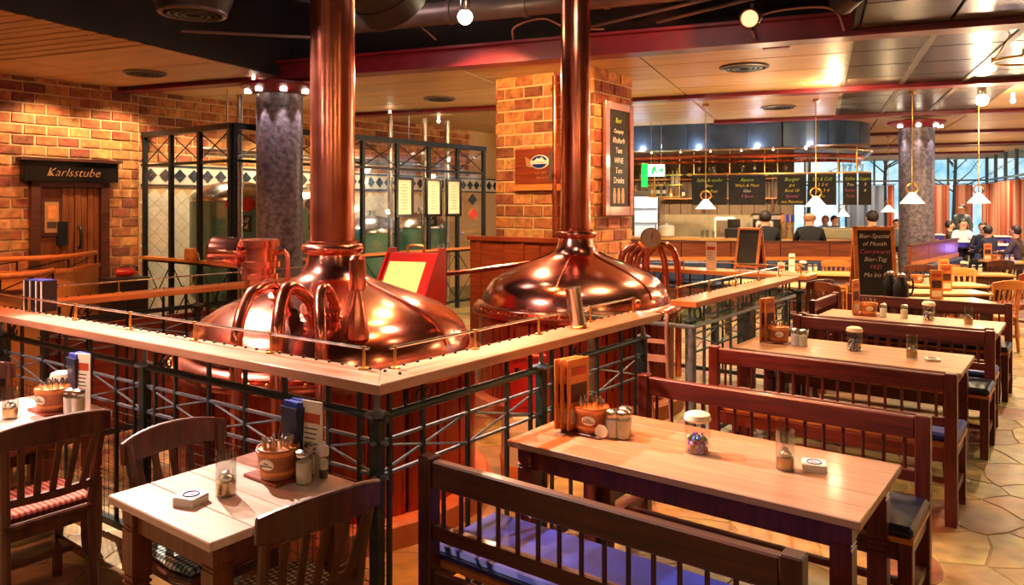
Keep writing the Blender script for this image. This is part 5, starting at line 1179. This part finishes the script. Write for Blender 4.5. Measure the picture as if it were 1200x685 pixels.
booth('long booth bench with red wood back and blue cushions before the bar', (2.2, 14.0), (6.75, 14.0), 5)
booth('booth bench with red wood back slanting past the right granite column', (6.6, 12.6), (8.9, 15.2), 3)
# ================================================================ FAR TABLES AND CHAIRS
def ftable(label, x, y, L, D, rz=TA, h=.75, top='far_top', leg='dark_wood', name='dining_table'):
    p = PH(x, y, h); c, s = math.cos(rz), math.sin(rz); q = Vector((p.x-(c*L/2-s*D/2), p.y-(s*L/2+c*D/2), 0))
    return table(label, 0, 0, L, D, top, leg, rz, q, planks=3, name=name, h=h)
F1 = ftable('wooden table in front of the long booth bench', 968, 319, 1.3, .6, R(-12))
F2 = ftable('nearest of three narrow parallel tables behind the bench rail', 1105, 351, .95, .52, R(-4))
F3 = ftable('middle of three narrow parallel tables behind the bench rail', 1106, 341, .95, .52, R(-4))
F4 = ftable('farthest of three narrow parallel tables behind the bench rail', 1107, 332, .95, .52, R(-4))
F5 = ftable('wooden table below the slanting booth bench', 1146, 320, .9, .5, R(-12))
F6 = ftable('round-edged pale table at right behind the dark chairs', 1181, 306, .8, .7, R(-10))
F7 = ftable('wooden table at far left of the row by the orange ledge end', 900, 331, 1.1, .7, TA)
for k, (x, y) in enumerate(((1131, 282), (1191, 286), (1160, 276), (1085, 274))):
    o = ftable('far high table lit violet underneath, %s' % ('middle', 'nearest at right', 'behind the white shirted guest', 'beside the granite column')[k], x, y, 1.0, .7, R(-22), .95, 'white_paint', 'violet_metal', 'high_table')  # violet light on the legs is put into their metal colour
for k, (x, y, d) in enumerate(((1157, 284, 19.2), (1183, 289, 16.3), (1140, 284, 18))):
    point(PD(x, y+4, d), 5, (.25, .2, 1), .1)
def chair_at(label, x, ytop, rz, wood='chair_wood', pad=None):
    d = (CAMH-.9)*F_PX/(ytop-HOR); return chair(label, Vector(((x-600)/F_PX*d, d, 0)), rz, pad, wood)
chair_at('orange-brown chair at right, back to the camera, beside the narrow tables', 1163, 327, R(12), 'orange_wood')
chair_at('dark chair with slatted back left of the farthest narrow table', 1071, 309, R(-8))
chair_at('reddish chair seen from the side beside the large chalkboard easel', 989, 331, R(-75), 'red_wood')
chair_at('chair with curved slats left of the chalkboard easel', 944, 326, R(25))
chair_at('small orange chair back before the long booth, left', 977, 304, R(-15), 'orange_wood')
chair_at('small orange chair back before the long booth, right', 1011, 304, R(-15), 'orange_wood')
chair_at('orange chair back behind the farthest narrow table', 1128, 316, R(160), 'orange_wood')
chair_at('dark chair back before the pale table at right', 1162, 304, R(0))
chair_at('red-brown chair at the right edge behind the orange-brown chair', 1183, 318, R(30), 'red_wood')
def flat(t, w, items):
    for kind, x, y in items:
        p = on(t, x, y)
        {'m': lambda: folder(p, t.rotation_euler.z+R(8), 'picture menu folder standing on '+w), 'b': lambda: bucket(p, 0, 'terracotta cutlery bucket on '+w), 's': lambda: salt(p, 0, 'salt shaker on '+w), 'u': lambda: sugar(p, 0, 'sugar shaker on '+w),
         'j': lambda: jar(p, 0, 'lidded jar on '+w), 'l': lambda: lantern(p, 0, 'candle glass on '+w), 'w': lambda: menu(p, R(15), 'white menu card on '+w)}[kind]()
flat(F1, 'the table before the long booth', (('w', .12, .3), ('j', .3, .35), ('b', .22, .5), ('s', .4, .3), ('u', .5, .4)))
flat(F2, 'the nearest narrow table', (('m', .42, .3),)); flat(F3, 'the middle narrow table', (('m', .52, .3),)); flat(F4, 'the farthest narrow table', (('m', .48, .3), ('b', .12, .3), ('s', .2, .2), ('u', .27, .2)))
flat(F5, 'the table below the slanting booth', (('j', .3, .4), ('s', .5, .3), ('u', .4, .3), ('b', .15, .4)))
flat(F6, 'the pale table at right', (('m', .1, .5), ('b', .25, .5), ('s', .4, .4), ('u', .5, .4), ('l', .7, .4)))
flat(F7, 'the table by the orange ledge end', (('w', .75, .3), ('b', .6, .45)))
for k, (x, y) in enumerate(((1043, 322), (1056, 326))):
    o = thing('vacuum_jug', 'black vacuum jug %s the large chalkboard easel' % ('in front of', 'right of')[k], 'jug', PH(x, y+26, .75)); o.location.z = .75
    MB().lathe([(.07, 0), (.08, .02), (.082, .18), (.05, .24), (.045, .27)], 20).build('body', M['plastic_black'], o); MB().lathe([(.05, .27), (.05, .3), (.02, .32), (.0, .32)], 16).build('lid', M['steel'], o); MB().tube(bez([(.05, 0, .25), (.13, 0, .24), (.13, 0, .1), (.08, 0, .06)], 5), .01, 6).build('handle', M['plastic_black'], o)
    lt = table('small dark side table under the black vacuum jug %s the easel' % ('in front of', 'right of')[k], 0, 0, .34, .34, 'dark_wood', 'dark_wood', 0, Vector((o.location.x-.17, o.location.y-.17, 0)), planks=2, name='side_table')
# ================================================================ PENDANT LAMPS
def pendant(x, y, d, r, label):
    p = PD(x, y, d); o = thing('pendant_lamp', label, 'lamp', p)
    MB().lathe([(r, -.07), (r*.98, -.06), (r*.25, .09), (.03, .1), (.03, .08), (r*.2, .07), (r*.93, -.065)], 28).build('shade', M['lamp_shade'], o)
    MB().tube([(.09*math.cos(R(a)), 0, .16+.075*math.sin(R(a))) for a in range(-60, 241, 20)], .013, 8).build('brass_loop', M['brass'], o)
    MB().tube([(0, 0, .1), (0, 0, H_C-.03-p.z)], .008, 6).build('cord', M['brass'], o); MB().lathe([(.06, H_C-.07-p.z), (.05, H_C-.03-p.z)], 12).build('ceiling_rose', M['brass'], o)
    MB().sph((0, 0, -.02), .04, 10).build('bulb', M['bulb_white'], o); point(p-Vector((0, 0, .16)), 16, WARM); return o
pendant(827, 240, 13.0, .17, 'white cone pendant lamp in front of the bar, leftmost')
pendant(956, 237, 12.4, .17, 'white cone pendant lamp in front of the bar menu boards at right')
pendant(1069, 233, 11.6, .17, 'white cone pendant lamp in front of the granite column')
pendant(1147, 233, 12.6, .17, 'white cone pendant lamp in front of the red curtains')
pendant(1041, 245, 19.0, .17, 'small distant pendant lamp left of the granite column')
pendant(988, 250, 19.0, .15, 'small distant pendant lamp above the bar end')
# ================================================================ CURTAINS AND TREES OUTSIDE
def curtain(label, p0, rz, L, m='curtain', z0=.35, z1=2.58):
    o = thing('curtain', label, 'curtain', p0, rz); n = max(8, int(L/.045)); vs = []
    for i in range(n+1):
        x = L*i/n; y = .045*math.sin(i*.8)+.02*math.sin(i*.31); vs += [(x, y, z0), (x, y+.006, z1)]
    k = len(vs); vs += [(a, b+.008, c) for a, b, c in vs]
    fs = [(2*i, 2*i+2, 2*i+3, 2*i+1) for i in range(n)]+[(k+2*i, k+2*i+1, k+2*i+3, k+2*i+2) for i in range(n)]+[(0, 1, k+1, k), (2*n, k+2*n, k+2*n+1, 2*n+1)]
    f = MB(); f.add(vs, fs, 0, True); f.build('fabric', M[m], o, ang=80)
    MB().tube([(-.05, 0, z1+.03), (L+.05, 0, z1+.03)], .015, 6).build('curtain_rod', M['iron'], o)
    rg = MB()
    for i in range(max(2, int(L/.35))+1): x = .03+(L-.06)*i/max(2, int(L/.35)); rg.tube([(x+.03*math.cos(R(a)), 0, z1+.02+.035*math.sin(R(a))) for a in range(0, 360, 60)], .006, 4, closed=True)
    tag(rg.build('ring', M['iron'], o), kind='stuff'); return o
s_ = lambda x: sx(x, 31.6)
curtain('red and cream striped curtain on the back window, left of the gap', B(s_(1078), 31.6), BA, s_(1112)-s_(1078))
curtain('red and cream striped curtain on the back window, right of the gap', B(s_(1120), 31.6), BA, s_(1140)-s_(1120))
curtain('narrow red curtain strip left of the granite column', B(s_(1040), 31.6), BA, s_(1048)-s_(1040))
curtain('grey-blue curtain seen beside the bar canopy end', B(s_(990), 31.6), BA, s_(1036)-s_(990), 'curtain_blue')
curtain('long red and cream striped curtain along the right window wall', B(5.3, 31.2), BA-R(90), 6.6)
curtain('red and cream striped curtain nearest at the right picture edge', B(5.3, 24.4), BA-R(90), 7.0)
def tree(label, p, h, seed):
    o = thing('bare_tree', label, 'tree', p); r = random.Random(seed); br = MB()
    MB().tube(bez([(0, 0, 0), (r.uniform(-.1, .1), 0, h*.4), (r.uniform(-.3, .3), 0, h)], 5), [.12-.1*i/10 for i in range(11)], 8).build('trunk', M['bark'], o)
    for k in range(26):
        z = h*r.uniform(.3, .95); a = r.uniform(0, 6.28); l = h*r.uniform(.15, .4); d = (math.cos(a), math.sin(a))
        br.tube([(0, 0, z), (d[0]*l*.5, d[1]*l*.5, z+l*.25), (d[0]*l, d[1]*l, z+l*r.uniform(.3, .8))], [.035, .022, .008], 5)
        for q in range(3): f = r.uniform(.4, .9); x, y, zz = d[0]*l*f, d[1]*l*f, z+l*.4*f; br.tube([(x, y, zz), (x+r.uniform(-.5, .5), y+r.uniform(-.5, .5), zz+r.uniform(.1, .6))], [.014, .005], 4)
    tag(br.build('branches', M['bark'], o), kind='stuff'); return o
for k, (s, t, h, lab) in enumerate(((-.5, 36, 7, 'bare tree outside the back window left of the column'), (2.6, 35.5, 7.5, 'bare tree outside the back window right of the column'), (5.6, 39.5, 8, 'bare tree outside the window corner'), (9.0, 29, 7, 'bare tree outside the right window wall, farther'), (9.5, 24, 7.5, 'bare tree outside the right window wall, nearer'))):
    tree(lab, B(s, t), h, k)
# ================================================================ PEOPLE
def person(label, p, rz, pose='sit', top='jacket_black', hair='hair_dark', seat=.45, lean=0, reach=.32, face=False, bald=False, sc=1.0):
    o = thing('person', label, 'person', p, rz); hs = seat; S = pose != 'stand'
    if not S: hs = .88
    J = {'pel': ((0, 0, hs+.08), .135), 'spi': ((0, .02+lean*.4, hs+.28), .14), 'che': ((0, .03+lean*.8, hs+.44), .15), 'nek': ((0, .03+lean, hs+.60), .058), 'hd0': ((0, .045+lean*1.15, hs+.68), .075), 'hd1': ((0, .055+lean*1.2, hs+.765), .098), 'hd2': ((0, .045+lean*1.2, hs+.84), .07)}
    E = [('pel', 'spi'), ('spi', 'che'), ('che', 'nek'), ('nek', 'hd0'), ('hd0', 'hd1'), ('hd1', 'hd2')]
    for s, n in ((-1, 'l'), (1, 'r')):
        J['sh'+n] = ((s*.18, .03+lean*.85, hs+.52), .068)
        if S: J['el'+n] = ((s*.25, .06+lean+reach*.25, hs+.28), .048); J['wr'+n] = ((s*.14, reach+lean, hs+.29), .032)
        else: J['el'+n] = ((s*.25, -.02, hs+.26), .048); J['wr'+n] = ((s*.25, .1, hs+.03), .032)
        w = Vector(J['wr'+n][0]); e = Vector(J['el'+n][0]); d = (w-e).normalized(); J['pa'+n] = (tuple(w+d*.07), .036)
        J['hp'+n] = ((s*.09, 0, hs+.04), .10)
        if S: J['kn'+n] = ((s*.13, .42, hs+.06), .066); J['an'+n] = ((s*.13, .40, hs-.36), .042); J['fo'+n] = ((s*.14, .55, hs-.40), .035)
        else: J['kn'+n] = ((s*.1, .02, .48), .066); J['an'+n] = ((s*.1, -.02, .09), .042); J['fo'+n] = ((s*.11, .13, .04), .035)
        E += [('che', 'sh'+n), ('sh'+n, 'el'+n), ('el'+n, 'wr'+n), ('wr'+n, 'pa'+n), ('pel', 'hp'+n), ('hp'+n, 'kn'+n), ('kn'+n, 'an'+n), ('an'+n, 'fo'+n)]
    ks = list(J); me = bpy.data.meshes.new('b'); me.from_pydata([J[k][0] for k in ks], [(ks.index(a), ks.index(b)) for a, b in E], [])
    t = bpy.data.objects.new('b', me); COL.objects.link(t); t.modifiers.new('s', 'SKIN'); t.modifiers.new('u', 'SUBSURF').levels = 2
    if not me.skin_vertices:
        bm = bmesh.new(); bm.from_mesh(me); bm.verts.layers.skin.verify(); bm.to_mesh(me); bm.free()
    for i, k in enumerate(ks): q = me.skin_vertices[0].data[i]; q.radius = (J[k][1]*1.1, J[k][1]*(.85 if k in ('pel', 'spi', 'che') else 1.1)); q.use_root = k == 'pel'
    bm2 = bpy.data.meshes.new_from_object(t.evaluated_get(bpy.context.evaluated_depsgraph_get())); bpy.data.objects.remove(t)
    mats = [M[top], M['trousers'], M['skin'], M['plastic_black']]
    vs = [tuple(v.co) for v in bm2.vertices]; fs = [tuple(f.vertices) for f in bm2.polygons]
    segs = [(Vector(J[a][0]), Vector(J[b][0]), 2 if a in ('hd0', 'hd1', 'nek') or b[:2] == 'pa' else 3 if b[:2] == 'fo' else 1 if a[:2] in ('hp', 'kn') or b[:2] == 'hp' else 0) for a, b in E]
    mb = MB()
    def near(c):
        best = (9, 0)
        for a, b, m in segs:
            ab = b-a; f = max(0, min(1, (c-a).dot(ab)/ab.length_squared)); best = min(best, ((c-a-ab*f).length, m))
        return best[1]
    for f in fs:
        c = sum((Vector(vs[i]) for i in f), Vector())/len(f); mb.f.append(f); mb.m.append(near(c)); mb.sm.append(True)
    mb.v = vs
    for s, n in ((-1, 'l'), (1, 'r')):                                    # fingers and thumb
        w, pa = Vector(J['wr'+n][0]), Vector(J['pa'+n][0]); d = (pa-w).normalized(); side = d.cross(Vector((0, 0, 1))).normalized()
        for k, ln in enumerate((.07, .08, .076, .06)):
            b = pa+side*(k-1.5)*.017; mb.tube([b, b+d*ln*.6+Vector((0, 0, -.006)), b+d*ln+Vector((0, 0, -.028))], [.0085, .0078, .006], 6, 2)
        b = w+d*.035+side*s*-.028; mb.tube([b, b+d*.03+side*s*-.026, b+d*.06+side*s*-.03], [.01, .009, .0065], 6, 2)
    mb.build('body', mats, o, ang=90)
    hc = Vector(J['hd1'][0])
    if not bald: MB().sph(hc+Vector((0, -.032, .012)), .112, 16, 0, (.95, .95, 1.02)).build('hair', M[hair], o)
    else: MB().lathe([(.1, -.05), (.106, -.01), (.1, .02)], 16, hc+Vector((0, -.022, 0))).build('hair', M[hair], o)
    for s in (-1, 1):
        MB().sph(hc+Vector((s*.098, .0, -.015)), .024, 8, 0, (.4, .8, 1.2)).build('ear', M['skin'], o)
        MB().sph(hc+Vector((s*.034, .088, .0)), .011, 8).build('eye', M['plastic_black'], o)
    MB().lathe([(.016, -.02), (.018, -.015), (.008, .03), (.0, .035)], 8, hc+Vector((0, .098, -.02))).build('nose', M['skin'], o); MB().tube([hc+Vector((-.025, .088, -.06)), hc+Vector((0, .096, -.062)), hc+Vector((.025, .088, -.06))], .006, 6).build('mouth', M['card_red'], o)
    o.scale = (sc, sc, sc); return o
def stool(p, label, h=.75):
    o = thing('bar_stool', label, 'stool', p); MB().lathe([(.16, h-.06), (.18, h-.04), (.18, h-.01), (.16, h), (.0, h)], 20).build('seat', M['navy_pad'], o)
    for k in range(4): a = R(90*k+45); MB().tube([(.1*math.cos(a), .1*math.sin(a), h-.05), (.19*math.cos(a), .19*math.sin(a), 0)], .016, 6).build('leg', M['dark_wood'], o)
    MB().tube([(.155*math.cos(R(a)), .155*math.sin(R(a)), .28) for a in range(0, 360, 24)], .01, 6, closed=True).build('foot_ring', M['brass'], o); return o
for k, (x, top, hair, bald, lab) in enumerate(((898, 'jacket_black', 'hair_dark', False, 'guest in black jacket seated at the bar, leftmost, back turned'), (949, 'jacket_black', 'hair_fair', True, 'balding guest in dark jacket leaning at the bar, back turned'), (1026, 'jacket_black', 'hair_dark', False, 'guest in black jacket seated at the bar behind the large easel'))):
    p = PD(x, 240, 14.75); p.z = 0; st = stool(p, 'bar stool under the %s guest at the bar' % ('leftmost', 'balding', 'rightmost')[k], .76); person(lab, p, R((-8, -20, 5)[k]), 'sit', top, hair, .70, .06, .26, bald=bald, sc=1.1)
def seated(label, x, yh, rz, n, d=18, **kw):
    h = CAMH-(yh-HOR)*d/F_PX; p = Vector(((x-600)/F_PX*d, d, 0)); st = h-.845; person(label, p, rz, 'sit', seat=st, **kw)
    stool(p, 'low round stool under the '+n, st+.0)
seated('guest in white shirt seated facing the camera, reading', 1125, 258, R(170), 'white shirted guest', 19.5, top='shirt_white', hair='hair_dark', lean=.12)
seated('guest in black top seated facing the white shirted one', 1152, 262, R(150), 'guest in black top', 18.4, top='jacket_black', hair='hair_dark', lean=.05)
seated('guest in navy jacket seated with back to the camera', 1163, 266, R(20), 'guest in navy jacket', 17.2, top='jacket_navy', hair='hair_dark', lean=.08)
seated('guest in dark brown jacket seated at the right picture edge', 1196, 266, R(40), 'guest in brown jacket', 16.6, top='jacket_brown', hair='hair_dark', lean=.05)
seated('guest in brown top seated beside the standing man', 1111, 260, R(-120), 'guest in brown top', 21, top='jacket_brown', hair='hair_dark')
seated('guest with dark hair seated between column and bar', 1051, 258, R(150), 'dark haired guest by the column', 22, top='shirt_grey', hair='hair_dark')
seated('guest in grey seated inside the bar area, left', 968, 254, R(120), 'guest in grey at the bar', 22, top='shirt_grey', hair='hair_fair')
seated('guest with black hair seated inside the bar area, right', 977, 254, R(200), 'black haired guest at the bar', 21.5, top='jacket_black', hair='hair_dark')
p = PD(1128, 240, 23.5); p.z = 0; person('standing man in grey jacket behind the white shirted guest', p, R(120), 'stand', 'shirt_grey', 'hair_dark', sc=1.06)
